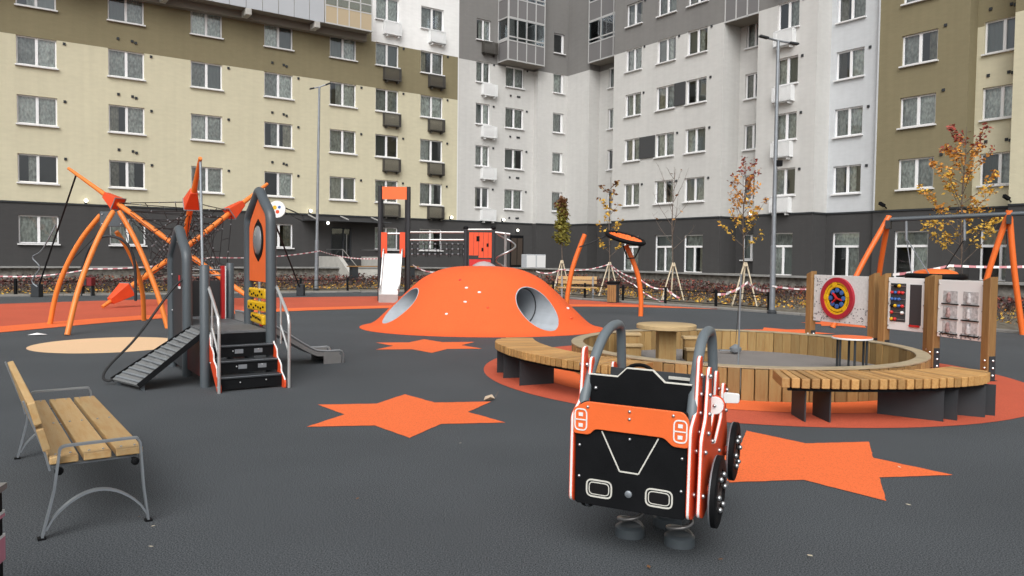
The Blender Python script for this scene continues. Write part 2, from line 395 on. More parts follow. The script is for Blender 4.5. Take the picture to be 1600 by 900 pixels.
def wall_part(parent, name, o, d, L, z0, z1, openings, bands, mats, depth=.17, back=.9):
    """o: left end seen from outside, d: direction along the wall; bands: (s0,s1,z0,z1,mat index)"""
    mb = MB(); dx, dy = d; nx, ny = dy, -dx
    def P(s, z, t=0): return (o[0] + dx * s - nx * t, o[1] + dy * s - ny * t, z)
    ss = {0, L}; zs = {z0, z1}
    for a in openings: ss |= {a[0], a[1]}; zs |= {a[2], a[3]}
    for b in bands: ss |= {max(0, min(L, b[0])), max(0, min(L, b[1]))}; zs |= {max(z0, min(z1, b[2])), max(z0, min(z1, b[3]))}
    ss = sorted(ss); zs = sorted(zs); ni = len(mats) - 1
    def mi(s, z):
        r = 0
        for b in bands:
            if b[0] <= s <= b[1] and b[2] <= z <= b[3]: r = b[4]
        return r
    for s0, s1 in zip(ss, ss[1:]):
        for a, b in zip(zs, zs[1:]):
            if s1 - s0 < 1e-5 or b - a < 1e-5: continue
            sm, zm = (s0 + s1) / 2, (a + b) / 2
            if any(q[0] < sm < q[1] and q[2] < zm < q[3] for q in openings): continue
            mb.add([P(s0, a), P(s1, a), P(s1, b), P(s0, b)], [(0, 1, 2, 3)], mi(sm, zm))
    for a0, a1, b0, b1 in openings:
        m = mi((a0 + a1) / 2, (b0 + b1) / 2)
        c = [P(a0, b0), P(a1, b0), P(a1, b1), P(a0, b1)]; e = [P(a0, b0, depth), P(a1, b0, depth), P(a1, b1, depth), P(a0, b1, depth)]
        mb.add(c + e, [(0, 1, 5, 4), (1, 2, 6, 5), (2, 3, 7, 6), (3, 0, 4, 7)], m)
    if openings:
        e = .04; q = [P(e, z0 + e, back), P(L - e, z0 + e, back), P(L - e, z1 - e, back), P(e, z1 - e, back), P(e, z0 + e, .02), P(L - e, z0 + e, .02), P(L - e, z1 - e, .02), P(e, z1 - e, .02)]
        mb.add(q, [(0, 1, 2, 3), (3, 2, 6, 7), (0, 3, 7, 4), (1, 5, 6, 2), (0, 4, 5, 1)], ni)
    return mb.build(name, mats, parent)

WC = {}
def window_meshes(wd, h, style):
    k = (round(wd, 2), round(h, 2), style)
    if k in WC: return WC[k]
    f = MB(); x = wd / 2; fw = .065; y0, y1 = -.03, .04
    f.bx(-x, x, y0, y1, 0, fw); f.bx(-x, x, y0, y1, h - fw, h); f.bx(-x, -x + fw, y0, y1, fw, h - fw); f.bx(x - fw, x, y0, y1, fw, h - fw)
    panes = []
    if style == 'two':
        f.bx(-.06, .06, y0 - .005, y1, fw, h - fw); panes = [(-x + fw, -.06, fw, h - fw), (.06, x - fw, fw, h - fw)]
    elif style == 'right':                # narrow: glass with a wider jamb
        f.bx(x - fw - .1, x - fw, y0 - .005, y1, fw, h - fw); panes = [(-x + fw, x - fw - .1, fw, h - fw)]
    elif style == 'shop':
        t = h * .66
        f.bx(-x + fw, x - fw, y0 - .005, y1, t, t + .11); f.bx(.0, .10, y0 - .005, y1, fw, t)
        panes = [(-x + fw, 0, fw, t), (.10, x - fw, fw, t), (-x + fw, x - fw, t + .11, h - fw)]
    fm = f.mesh('window', M['pvc'])
    pm = [MB().add([(a, 0.02, c), (b, .02, c), (b, .02, d), (a, .02, d)], [(0, 1, 2, 3)]).mesh('pane', M['glass']) for a, b, c, d in panes]
    s = MB().bx(-x - .06, x + .06, -.26, .0, -.075, -.012).mesh('sill', M['metalw'])
    WC[k] = (fm, pm, s, panes, {}); return WC[k]
def curtain(panes, i, cm, cache, frac=1, side=0):
    k = (i, cm, frac, side)
    if k in cache: return cache[k]
    a, b, c, d = panes[i]; a -= .05; b += .05; c -= .05; d += .05
    wd = (b - a) * frac
    if side: a = b - wd
    else: b = a + wd
    mb = MB(); n = 14
    vs = []
    for j in range(n + 1):
        x = a + (b - a) * j / n; yy = .16 + .02 * math.sin(j * 1.9) + .008 * math.sin(j * 4.1)
        vs += [(x, yy, c), (x, yy, d)]
    mb.add(vs, [(2 * j, 2 * j + 2, 2 * j + 3, 2 * j + 1) for j in range(n)])
    cache[k] = mb.mesh('curtain', M[cm], 180); return cache[k]
def window(parent, loc, rot, wd, h, style='two', sill=True, dress=True):
    fm, pm, s, panes, cc = window_meshes(wd, h, style)
    o = obj('window', fm, parent, loc=loc, rotz=rot)
    for p in pm: obj('pane', p, o)
    if sill: obj('sill', s, o)
    if dress:
        for i in range(len(panes)):
            q = rng.random()
            if q < .58: obj('curtain', curtain(panes, i, 'curt', cc), o)
            elif q < .70: obj('curtain', curtain(panes, i, 'curt2', cc, .6, i % 2), o)
            elif q < .82: obj('curtain', curtain(panes, i, 'blind', cc), o)
            elif q < .92: obj('curtain', curtain(panes, i, 'curt', cc, .45, (i + 1) % 2), o)
    return o
def basket_mesh(mat):
    mb = MB(); W, D, H = 1.12, .34, .78; y = -D
    for z in (0, .04, H - .03): mb.bx(-W / 2, W / 2, y, y + .03, z, z + .03); mb.bx(-W / 2, -W / 2 + .03, y, 0, z, z + .03); mb.bx(W / 2 - .03, W / 2, y, 0, z, z + .03)
    n = 17
    for i in range(n):
        x = -W / 2 + .015 + (W - .03) * i / (n - 1); mb.bx(x - .018, x + .018, y, y + .02, 0, H)
    for i in range(5):
        yy = y + D * (i + .5) / 5
        for sx in (-1, 1): mb.bx(sx * (W / 2 - .01) - .01, sx * (W / 2 - .01) + .01, yy - .018, yy + .018, 0, H)
    mb.bx(-W / 2, W / 2, y, 0, .0, .02)
    for sx in (-.38, .38): mb.bx(sx - .03, sx + .03, y + .05, 0, -.12, 0)
    return mb.mesh('air_conditioner_basket', M[mat])
BKD, BKW = basket_mesh('basket_d'), basket_mesh('basket_w')

Z1, ZH, FH = 4.90, 6.27, 2.8            # first row opening: sill, head, storey height
PL = 3.97; B1, B2 = 11.87, 14.65; TOP = 20.6
WR = -PI / 2                             # turn for walls facing -x
def bthing(name, label): return thing(name, label, 'building', rotz=TH)

# --- left wing (beige over dark plinth)
bl = bthing('apartment_block', 'long beige and olive apartment wing with dark plinth behind the orange climbing frame')
YL = 43.83
cols = [(1.91, 3.58, ''), (5.82, 7.49, ''), (9.76, 11.39, ''), (13.67, 15.31, ''), (17.54, 19.22, ''), (20.49, 22.06, 'b'), (23.61, 25.26, 'b')]
X0 = -12.0
op = []; wins = []
for c0, c1, k in cols + [(-2.2, -.5, ''), (-6.2, -4.5, '')]:
    for r in range(5):
        z = Z1 + FH * r
        if z > TOP - 2: continue
        if r == 4 and c1 < 20: continue
        op.append((c0 - X0, c1 - X0, z, ZH + FH * r)); wins.append((c0, c1, z, ZH + FH * r, k, r))
for c0, c1 in [(-2.2, -.5), (1.91, 3.58), (5.82, 7.49), (13.72, 15.31), (20.49, 22.06), (23.61, 25.26)]:
    op.append((c0 - X0, c1 - X0, 1.97, 3.33)); wins.append((c0, c1, 1.97, 3.33, 'g', -1))
DOOR = (17.63, 18.95, TZ + .3, 3.24)
op.append((DOOR[0] - X0, DOOR[1] - X0, DOOR[2], DOOR[3]))
LL = 26.42 - X0
wall_part(bl, 'wall', (X0, YL), (1, 0), LL, 0, TOP, op,
          [(0, LL, PL, B1, 1), (0, LL, B1, TOP, 2), (20.2 - X0, LL, B2, TOP, 3)], [M['plinth'], M['beige'], M['olive'], M['whitew'], M['inside']])
for c0, c1, z, zh, k, r in wins:
    window(bl, ((c0 + c1) / 2, YL + .13, z), 0, c1 - c0, zh - z)
    if k == 'b' and 0 <= r <= 4:
        obj('air_conditioner_basket', BKW if r == 4 else BKD, bl, loc=((c0 + c1) / 2 + .25, YL, z - .90))
MB().bx(X0, 26.42, YL - .05, YL + .01, PL - .06, PL + .02).build('plinth_ledge', M['dgrey'], bl)
MB().bx(26.36, 26.42, YL - .012, YL, PL + .02, TOP).build('corner_trim', M['metalw'], bl)
# door
dm = MB(); a, b, z0, z1 = DOOR; x = (a + b) / 2
dm.bx(a, a + .08, YL + .05, YL + .15, z0, z1); dm.bx(b - .08, b, YL + .05, YL + .15, z0, z1); dm.bx(a, b, YL + .05, YL + .15, z1 - .08, z1)
dm.bx(x + .12, x + .2, YL + .05, YL + .15, z0, z1); dm.bx(a, b, YL + .06, YL + .14, z0, z0 + .12)
d = dm.build('door', M['dgrey'], bl)
MB().add([(a, YL + .1, z0), (b, YL + .1, z0), (b, YL + .1, z1), (a, YL + .1, z1)], [(0, 1, 2, 3)]).build('pane', M['glass'], d)
MB().bx(b - .34, b - .30, YL - .02, YL + .05, z0 + .5, z0 + 1.7).build('handle', M['steel'], d)
# entrance canopy
cp = MB().bx(15.9, 21.0, YL - 1.3, YL, 3.55, 3.62)

co = cp.build('entrance_canopy', M['darkpanel'], bl)
for xx in (16.2, 18.2, 20.2): MB().bar((xx, YL - 1.28, 3.66), (xx + .02, YL - .04, 3.92), .06, .05).build('canopy_rib', M['alu'], co)
# vents
def vents(parent, spots, fx):
    mb = MB()
    for p in spots: fx(mb, *p)
    o = mb.build('vent_cap', M['dgrey'], parent); o['kind'] = 'stuff'
sp = []
for c0, c1, k in cols:
    for r in range(4): sp.append((c1 + .32, ZH + FH * r - .12))
for c0 in (5.82, 13.67):
    for r in range(4): sp += [(c0 + .45, ZH + FH * r + .55), (c0 + 1.1, ZH + FH * r + .52), (c0 + 1.27, ZH + FH * r + .46)]
vents(bl, sp, lambda m, x, z: m.bx(x - .06, x + .06, YL - .05, YL, z - .06, z + .06))
# wall lamps with lit globes
def wall_lamp(parent, x, y, z, n=(0, -1)):
    o = MB().bx(-.06, .06, -.02, .02, -.12, .12).bar((0, 0, .05), (0, -.16, .05), .03, .03).build('wall_lamp', M['dgrey'], parent, loc=(x + n[0] * .03, y + n[1] * .03, z), rotz=0 if n[1] else -PI / 2)
    MB().sphere((0, -.2, .05), .09, 10, 6).build('globe', M['lamp'], o, smooth=60)
for x in (4.75, 16.3, 25.85): wall_lamp(bl, x, YL, PL + .12)
wall_lamp(bl, 17.35, YL - .02, 3.42)
# long balcony
bz = 14.83; yb = 42.6
mb = MB(); mb.bx(X0, 19.65, yb + .12, YL - .05, bz + .02, bz + .18); mb.build('balcony_floor', M['soffit'], bl)
MB().bx(X0, 19.7, YL - .45, YL - .01, B2 - .2, bz + .02).build('balcony_beam', M['soffit'], bl)
for i in range(33):
    x1 = 16.72 - i * .88
    if x1 - .86 < X0: break
    MB().bx(x1 - .865, x1 - .015, yb, yb + .05, bz, bz + 1.62).build('balcony_panel', M['balc'], bl)
for i in range(4):
    x0 = 16.78 + i * .72
    MB().bx(x0 + .03, x0 + .69, yb, yb + .05, bz + .06, bz + 1.0).build('balcony_panel', M['balc_be'], bl)
    MB().bx(x0 + .05, x0 + .67, yb + .02, yb + .03, bz + 1.12, bz + 2.3).build('pane', M['glass'], bl)
fr = MB()
for i in range(5): fr.bx(16.78 + i * .72 - .03, 16.78 + i * .72 + .03, yb - .01, yb + .06, bz, bz + 2.4)
for z in (bz, bz + 1.0, bz + 1.5): fr.bx(16.78, 19.66, yb - .012, yb + .06, z, z + .07)
fr.bx(19.62, 19.68, yb, YL, bz, bz + .08); fr.bx(19.61, 19.67, yb + .02, YL - .02, bz + .08, bz + 1.0)
fr.build('balcony_frame', M['alu'], bl)
for x in (.2, 4.2, 8.3, 12.45, 16.3):
    MB().bx(x - .16, x + .16, yb - .05, YL, bz - .36, bz - .02).build('corbel', M['conc'], bl, bevel=.03)

# --- corner block and grey right wing
bg_ = bthing('apartment_block', 'pale grey apartment wing with mid grey upper storeys at the inner corner')
mats = [M['plinth'], M['lgrey'], M['mgrey'], M['inside']]
ZT = 14.6
def gb(L): return [(0, L, PL, ZT, 1), (0, L, ZT, TOP, 2)]
def lw(parent, x0, x1, y, ws, bands=None, ms=None, z0=0, **k):
    """wall facing -y"""
    wall_part(parent, 'wall', (x0, y), (1, 0), x1 - x0, 0, TOP, [(a - x0, b - x0, c, d_) for a, b, c, d_, _ in ws], bands or gb(x1 - x0), ms or mats)
    for a, b, c, d_, st in ws: window(parent, ((a + b) / 2, y + .13, c), 0, b - a, d_ - c, st)
def rw(parent, y0, y1, x, ws, bands=None, ms=None):
    """wall facing -x running from y0 down to y1"""
    wall_part(parent, 'wall', (x, y0), (0, -1), y0 - y1, 0, TOP, [(y0 - a, y0 - b, c, d_) for a, b, c, d_, _ in ws], bands or gb(y0 - y1), ms or mats)
    for a, b, c, d_, st in ws: window(parent, (x + .13, (a + b) / 2, c), WR, a - b, d_ - c, st)
def rows(a, b, st='two', rr=range(5)): return [(a, b, Z1 + FH * r, ZH + FH * r, st) for r in rr]
lw(bg_, 26.42, 32.6, YL, rows(27.79, 28.92) + rows(30.19, 31.72, rr=range(4)))
rw(bg_, YL, 43.33, 32.6, [])
lw(bg_, 32.6, 35.23, 43.33, rows(33.95, 34.9, 'right'))
rw(bg_, 43.33, 40.93, 35.23, [])
lw(bg_, 35.23, 36.17, 40.93, [])
rw(bg_, 40.93, 36.4, 36.17, rows(40.0, 38.7, 'two', range(4)))
lw(bg_, 33.94, 36.17, 37.04, [])
shopz = (TZ - .02, 3.0, 'shop')
r1 = rows(35.95, 34.57) + rows(33.25, 31.77) + rows(30.88, 29.4)
rw(bg_, 37.04, 28.23, 33.94, r1 + [(a, b) + shopz for a, b in ((35.9, 34.55), (33.15, 31.7), (30.85, 29.42))])
lw(bg_, 33.94, 35.35, 28.23, [])
rw(bg_, 28.23, 25.5, 35.35, rows(27.85, 26.75, 'two', range(4)) + [(27.8, 26.7) + (1.6, 3.0, 'two')])
lw(bg_, 33.94, 35.35, 25.98, [])
rw(bg_, 25.98, 22.5, 33.94, rows(24.80, 23.55) + [(24.9, 23.6) + shopz])
lw(bg_, 33.94, 35.1, 22.5, [])
mb2 = [M['plinth'], M['bgrey'], M['mgrey'], M['inside']]
rw(bg_, 22.5, 19.95, 35.1, rows(22.2, 20.74) + [(22.15, 20.72) + shopz], [(0, 2.55, PL, TOP, 1)], mb2)
# dark infill panels between paired windows
MB().bx(33.86, 34.0, 31.75 - .82 + .0, 31.75, Z1 + FH * 2 + .04, ZH + FH * 2 - .02).build('infill_panel', M['darkpanel'], bg_)
MB().bx(33.86, 34.0, 33.28, 34.55, Z1 + FH + .04, ZH + FH - .02).build('infill_panel', M['darkpanel'], bg_)
# ledges
led = MB()
led.bx(26.42, 32.6, YL - .05, YL + .01, PL - .06, PL + .02); led.bx(32.55, 35.23, 43.28, 43.34, PL - .06, PL + .02)
for y0, y1, x in ((43.33, 40.93, 35.23), (40.9, 37.04, 36.17), (37.04, 28.23, 33.94), (28.2, 26.0, 35.35), (25.98, 22.5, 33.94), (22.45, 19.95, 35.1)):
    led.bx(x - .05, x + .01, y1, y0, PL - .06, PL + .02)
for x0, x1, y in ((35.23, 36.15, 40.93), (33.94, 35.33, 28.23), (33.94, 35.08, 22.5)): led.bx(x0, x1, y - .05, y + .01, PL - .06, PL + .02)
led.build('plinth_ledge', M['dgrey'], bg_)
for r in range(5):
    obj('air_conditioner_basket', BKD if r == 4 else BKW, bg_, loc=(28.75, YL, Z1 + FH * r - .90))
    obj('air_conditioner_basket', BKW, bg_, loc=(33.94, 24.25, Z1 + FH * r - .90), rotz=WR)
# glazed bays
def bay(parent, x0, x1, y0, y1, z0, facing, n, side=True):
    """storey-high bands of opaque panels and panes; facing 'y' or 'x'"""
    t = bpy.data.objects.new('glazed_balcony', MB().bx(x0 + .02, x1 - .02, y0 + .02, y1 - .02, z0, z0 + .14).mesh('glazed_balcony', M['soffit'])); COL.objects.link(t); t.parent = parent
    fr = MB(); z = z0 + .05
    def cell(a0, a1, za, zb, mat, nm):
        if facing == 'y': MB().bx(a0, a1, y0, y0 + .03, za, zb).build(nm, mat, t)
        else: MB().bx(x0, x0 + .03, a0, a1, za, zb).build(nm, mat, t)
    def bar(a0, a1, za, zb):
        if facing == 'y': fr.bx(a0, a1, y0 - .02, y0 + .05, za, zb)
        else: fr.bx(x0 - .02, x0 + .05, a0, a1, za, zb)
    lo, hi = (x0, x1) if facing == 'y' else (y0, y1)
    wd = (hi - lo) / n
    k = 0
    while z < TOP - .2:
        for i in range(n):
            a0, a1 = lo + i * wd + .03, lo + (i + 1) * wd - .03
            cell(a0, a1, z + .04, z + 1.24, M['balc_gr'], 'panel')
            cell(a0, a1, z + 1.34, z + 1.50, M['glass'], 'pane'); cell(a0, a1, z + 1.60, z + 2.72, M['glass'], 'pane')
        for zz in (z, z + 1.27, z + 1.53, z + 2.74): bar(lo, hi, zz - .03, zz + .05)
        if side:
            MB().bx(x0, x0 + .03, y0 + .05, y1, z + .04, z + 1.24).build('panel', M['balc_gr'], t)
            MB().bx(x0, x0 + .03, y0 + .05, y1, z + 1.5, z + 2.72).build('pane', M['glass'], t)
            fr.bx(x0 - .02, x0 + .04, y0, y1, z + 1.27, z + 1.48); fr.bx(x0 - .02, x0 + .04, y0, y1, z - .03, z + .05)
        z += FH
    for i in range(n + 1):
        a = lo + i * wd
        bar(a - .035, a + .035, z0, TOP)
    if side: fr.bx(x0 - .025, x0 + .05, y1 - .06, y1, z0, TOP); fr.bx(x0 - .03, x0 + .06, y0 - .03, y0 + .06, z0, TOP)
    fr.build('frame', M['alu'], t)
bay(bg_, 29.5, 32.55, 42.6, YL - .02, 14.72, 'y', 4)
bay(bg_, 35.0, 36.1, 37.06, 40.8, 14.95, 'x', 3, False)
bay(bg_, 33.96, 35.3, 26.0, 28.2, 14.5, 'x', 3, False)
mb = MB()
for x, y, z in ((31.05, 34.2, 0),): pass
sp = []
for r in range(5):
    for y in (34.32, 31.5, 29.1, 23.3): sp.append((33.94, y, ZH + FH * r - .1))
    sp.append((35.1, 20.45, ZH + FH * r - .1))
vents(bg_, sp, lambda m, x, y, z: m.bx(x - .05, x, y - .06, y + .06, z - .06, z + .06))
sp = [(29.2, ZH + FH * r - .1) for r in range(4)] + [(32.0, ZH + FH * r - .1) for r in range(4)] + [(30.6 + d, Z1 + FH * r - .6) for r in range(4) for d in (0, .6, .75)]
vents(bg_, sp, lambda m, x, z: m.bx(x - .06, x + .06, YL - .05, YL, z - .06, z + .06))
wall_lamp(bg_, 30.0, YL, PL + .12); wall_lamp(bg_, 36.17, 38.9, PL + .12, (-1, 0)); wall_lamp(bg_, 35.35, 27.1, PL + .12, (-1, 0)); wall_lamp(bg_, 31.2, YL, 3.4)
# back door at the corner
dd = MB().bx(30.7, 31.84, YL - .02, YL + .03, TZ, 3.1).build('door', M['black'], bg_)
MB().bx(30.8, 31.25, YL - .05, YL - .02, TZ + .2, 2.9).bx(31.32, 31.74, YL - .05, YL - .02, TZ + .2, 2.9).build('leaf', mk('brown_door', (.06, .045, .035), .5), dd)

# --- right wing (olive and beige)
br = bthing('apartment_block', 'olive and beige apartment wing at the right edge beyond the nest swing')
m3 = [M['plinth'], M['olive'], M['beige'], M['inside']]
rw(br, 19.95, 15.9, 34.9, rows(18.82, 17.22) + [(18.9, 17.35) + shopz], [(0, 9, PL, TOP, 1)], m3)
lw(br, 34.9, 35.6, 15.9, [], [(0, 9, PL, 11.7, 1), (0, 9, 11.7, TOP, 1)], m3)
rw(br, 15.9, 13.4, 35.6, rows(15.62, 14.1) + [(15.5, 14.0) + shopz], [(0, 9, PL, 11.7, 2), (0, 9, 11.7, TOP, 1)], m3)
lw(br, 34.5, 35.6, 14.0, [], [(0, 9, PL, 11.7, 2), (0, 9, 11.7, TOP, 1)], m3)
rw(br, 14.0, 2.0, 34.5, rows(11.5, 9.9) + rows(7, 5.4), [(0, 19, PL, 11.67, 2), (0, 19, 11.67, TOP, 1)], m3)
led = MB()
for y0, y1, x in ((19.93, 15.9, 34.9), (15.88, 14.0, 35.6), (14.0, 2, 34.5)): led.bx(x - .05, x + .01, y1, y0, PL - .06, PL + .02)
led.bx(34.9, 35.58, 15.85, 15.91, PL - .06, PL + .02)
led.build('plinth_ledge', M['dgrey'], br)
MB().bx(34.88, 34.9, 19.88, 19.95, PL + .02, TOP).build('corner_trim', M['bgrey'], br)
sp = []
for r in range(5): sp += [(34.9, 16.9, ZH + FH * r + .05), (35.6, 15.4, ZH + FH * r + .5), (35.6, 14.6, ZH + FH * r + .5), (35.6, 14.45, ZH + FH * r + .45)]
vents(br, sp, lambda m, x, y, z: m.bx(x - .05, x, y - .06, y + .06, z - .06, z + .06))
cm = MB().tube([(0, 0, 0), (-.25, 0, .12)], .03, 6).bar((-.2, 0, .1), (-.5, .06, .22), .13, .13).build('camera', M['black'], br, loc=(34.9, 19.3, PL + .1))
MB().tube([(0, 0, 0), (-.25, 0, .12)], .03, 6).bar((-.2, 0, .1), (-.5, .06, .22), .13, .13).build('camera', M['black'], br, loc=(34.5, 13.9, PL + .1))

# ------------------------------------------------------------------ entrance steps in front of the left wing
st = thing('entrance_steps', 'pale concrete entrance steps with slanted cheek walls before the door', 'steps', BW(18.3, 41.0, 0), TH)
for i in range(5):
    MB().bx(-1.2, 1.2, -1.9 + i * .34, 2.7, .0 + i * .16, .16 + i * .16).build('step', M['conc'], st)
for sx in (-1.35, 1.35):
    MB().prism([(-2.1, 0), (-.2, 0), (2.7, 0), (2.7, 1.5), (-.2, 1.5), (-2.1, .45)], YZ, sx - .12, sx + .12).build('cheek_wall', M['conc'], st)
for sx in (-1.1, 1.1):
    MB().tube([(sx, -2.0, .0), (sx, -2.0, .95), (sx, 0, 1.9), (sx, 2.4, 1.9)], .025, 6).tube([(sx, 0, .8), (sx, 0, 1.9)], .02, 6).build('handrail', M['steel'], st)
wb = thing('planter', 'long low brown timber bench in front of the entrance steps', 'bench', BW(18.0, 37.4, .03), TH)
for k in range(3): MB().bx(-2.0, 2.0, -.25 + k * .17, -.1 + k * .17, .95, 1.0).build('slat', M['wood_post'], wb)
for x in (-1.7, 1.6): MB().bx(x - .16, x + .16, -.2, .2, 0, .95).build('leg', M['dgrey'], wb)
wb.name = 'timber_bench'

# ------------------------------------------------------------------ hill with tunnels
HC = Vector((-.68, 17.2, 0)); HX, HY = 2.74, 2.05
prof = [(0, 1.385), (.12, 1.383), (.25, 1.352), (.35, 1.285), (.44, 1.175), (.515, 1.045), (.62, .79), (.70, .575), (.77, .40), (.83, .24), (.88, .125), (.93, .058), (.97, .03), (1.0, .012)]
pf = spline([Vector((a, 0, b)) for a, b in prof], 2)
mb = MB(); n = 72; vs = [HC + Vector((0, 0, 1.385))]
for p in pf[1:]:
    for k in range(n):
        t = 2 * PI * k / n; wob = 1 + .012 * math.sin(3 * t + 1)
        vs.append(HC + Vector((p.x * HX * math.cos(t) * wob, p.x * HY * math.sin(t) * wob, max(.008, p.z))))
m_ = len(pf) - 1
for k in range(n): vs.append(HC + Vector((HX * 1.0 * math.cos(2 * PI * k / n), HY * math.sin(2 * PI * k / n), -.3)))
fs = [(0, 1 + k, 1 + (k + 1) % n) for k in range(n)]
for i in range(m_):
    for k in range(n):
        k2 = (k + 1) % n; a = 1 + i * n; fs.append((a + k, a + n + k, a + n + k2, a + k2))
fs.append(tuple(1 + m_ * n + k for k in range(n - 1, -1, -1)))
mb.add(vs, fs)
def cylM(p, q, r, seg=40):
    return MB().tube([p, q], r, seg)
c0 = HC + Vector((.05, .25, .545))
LD = Vector((-.88, -.475, -.01)).normalized(); RD = Vector((.65, -.76, -.01)).normalized()
ends = [(c0 - LD * .2, c0 + LD * 3.4, .375), (c0 - RD * .2, c0 + RD * 3.4, .44)]
def recalc(me):
    bm = bmesh.new(); bm.from_mesh(me); bmesh.ops.recalc_face_normals(bm, faces=bm.faces); bm.to_mesh(me); bm.free()
def boolean(me, cutters, op):
    for m0 in [me] + cutters: recalc(m0)
    o = bpy.data.objects.new('tmp', me); COL.objects.link(o); cs = []
    for c in cutters:
        co = bpy.data.objects.new('cut', c); COL.objects.link(co); cs.append(co)
        md = o.modifiers.new('b', 'BOOLEAN'); md.operation = op; md.object = co; md.solver = 'EXACT'
    dg = bpy.context.evaluated_depsgraph_get(); dg.update()
    r = bpy.data.meshes.new_from_object(o.evaluated_get(dg))
    for x in cs + [o]: bpy.data.objects.remove(x)
    return r
hill_me = mb.mesh('mound', M['rub_hill'])
cut = [cylM(*e).mesh('cut', M['rub_hill']) for e in ends]
res = boolean(hill_me, cut, 'DIFFERENCE')
res.name = 'mound'
res.polygons.foreach_set('use_smooth', [True] * len(res.polygons)); res.set_sharp_from_angle(angle=R(40))
hill = thing('play_mound', 'orange rubber play mound with two grey tunnel mouths', 'play mound', HC)
def reroot(o, root):
    o.parent = root; o.location = -Vector(root.location)
hb = obj('mound', res); reroot(hb, hill)
for p, q, r in ends:
    d = (q - p).normalized()
    t = MB(); a, b = frame(d); seg = 40; vs = []
    for pp, rr in ((p, r - .016), (q, r - .016), (q, r - .002), (p, r - .002)):
        for k in range(seg): vs.append(pp + (a * math.cos(2 * PI * k / seg) + b * math.sin(2 * PI * k / seg)) * rr)
    fs = []
    for i in range(4):
        for k in range(seg): k2 = (k + 1) % seg; j = (i + 1) % 4; fs.append((i * seg + k, j * seg + k, j * seg + k2, i * seg + k2))
    t.add(vs, fs)
    pm = boolean(t.mesh('pipe', M['pipe']), [mb.mesh('c', M['pipe'])], 'INTERSECT')
    pm.polygons.foreach_set('use_smooth', [True] * len(pm.polygons)); pm.set_sharp_from_angle(angle=R(50)); pm.name = 'tunnel_pipe'
    po = obj('tunnel_pipe', pm); reroot(po, hill)
    # ring joint inside
    rj = MB().tube([p + d * 1.5 + (a * math.cos(2 * PI * k / 32) + b * math.sin(2 * PI * k / 32)) * (r - .04) for k in range(32)], .014, 5, closed=True).build('pipe_joint', M['dgrey']); reroot(rj, hill)
def hill_pt(px, py):
    lo = None
    for i in range(400):
        Y = 14.5 + i * .012; P = AT(px, py, Y)
        q = Vector(((P.x - HC.x) / HX, (P.y - HC.y) / HY, 0)).length
        if q >= 1: continue
        z = 0
        for a, b in zip(prof, prof[1:]):
            if a[0] <= q <= b[0]: z = a[1] + (b[1] - a[1]) * (q - a[0]) / (b[0] - a[0])
        if P.z <= z: return P
    return None
for px, py, c in ((749, 457, 'white'), (727, 472, 'white'), (698, 491, 'white'), (719, 438, 'redp'), (762, 481, 'or_dark'), (729, 450, 'white'), (887, 482, 'white'), (900, 481, 'white'), (904, 488, 'white'), (873, 459, 'white'), (892, 497, 'or_dark')):
    P = hill_pt(px, py)
    if P is None: continue
    h = MB().sphere(P, .036 if c == 'white' else .034, 8, 5, sc=(1.2, 1, .75)).build('climbing_hold', M[c], smooth=60); reroot(h, hill)

# ------------------------------------------------------------------ sandbox
SBH = .37; SBR = 2.40
sb = thing('sandbox', 'round sandbox walled with upright brown timber planks', 'sandbox', (SB[0], SB[1], 0))
NP = 100
wp = 2 * PI * SBR / NP
plm = [MB().bx(-wp / 2 + .0045 + e, wp / 2 - .0045 - e, -.16, 0, -.05, SBH + dz).mesh('plank', M['wood']) for e, dz in ((0, 0), (.003, .004), (.002, -.005))]
for k in range(NP):
    t = 2 * PI * k / NP
    obj('plank', plm[k % 3], sb, loc=((SBR + rng.uniform(-.006, .006)) * math.cos(t), SBR * math.sin(t), rng.uniform(-.004, .004)), rotz=t - PI / 2, bevel=.008)
rim = MB(); n = 120; rv = []
for r_, z_ in ((SBR - .165, SBH + .004), (SBR - .165, SBH + .018), (SBR + .004, SBH + .018), (SBR + .004, SBH + .004)):
    rv += [(r_ * math.cos(2 * PI * k / n), r_ * math.sin(2 * PI * k / n), z_) for k in range(n)]
rim.add(rv, [(i * n + k, ((i + 1) % 4) * n + k, ((i + 1) % 4) * n + (k + 1) % n, i * n + (k + 1) % n) for i in range(4) for k in range(n)])
rim.build('rim', mk('pale_rim_wood', (.36, .29, .185), .75, var=.25, vs=5, bump=.3, bs=20), sb)
# table in the sandbox
tb = thing('sand_table', 'round pale timber table standing in the sandbox', 'table', G(1041, 573, .05) + Vector((0, .05, 0)))
MB().lathe([(.40, .54), (.425, .55), (.425, .60), (.41, .612)], 40).build('table_top', M['woodt'], tb, smooth=40)
MB().bx(-.125, .125, -.125, .125, 0, .54).build('pedestal', M['wood'], tb, bevel=.01)
def stool(P, lab, wx=.17):
    s_ = thing('step_stool', lab, 'seat', P)
    MB().bx(-wx, wx, -.14, .14, .0, .16).build('block', M['wood'], s_, bevel=.008)
    MB().bx(-wx - .02, wx + .02, -.17, .0, .16, .2).build('tread', M['woodt'], s_, bevel=.006)
    MB().bx(-wx, wx, .02, .17, .0, .32).build('riser', M['wood'], s_, bevel=.008)
    MB().bx(-wx - .02, wx + .02, .0, .19, .32, .36).build('tread', M['woodt'], s_, bevel=.006)
stool(G(983, 556, .05), 'stepped timber seat at the left of the sandbox table')
stool(G(1096, 568, .05) + Vector((0, .35, 0)), 'stepped timber seat at the right of the sandbox table')
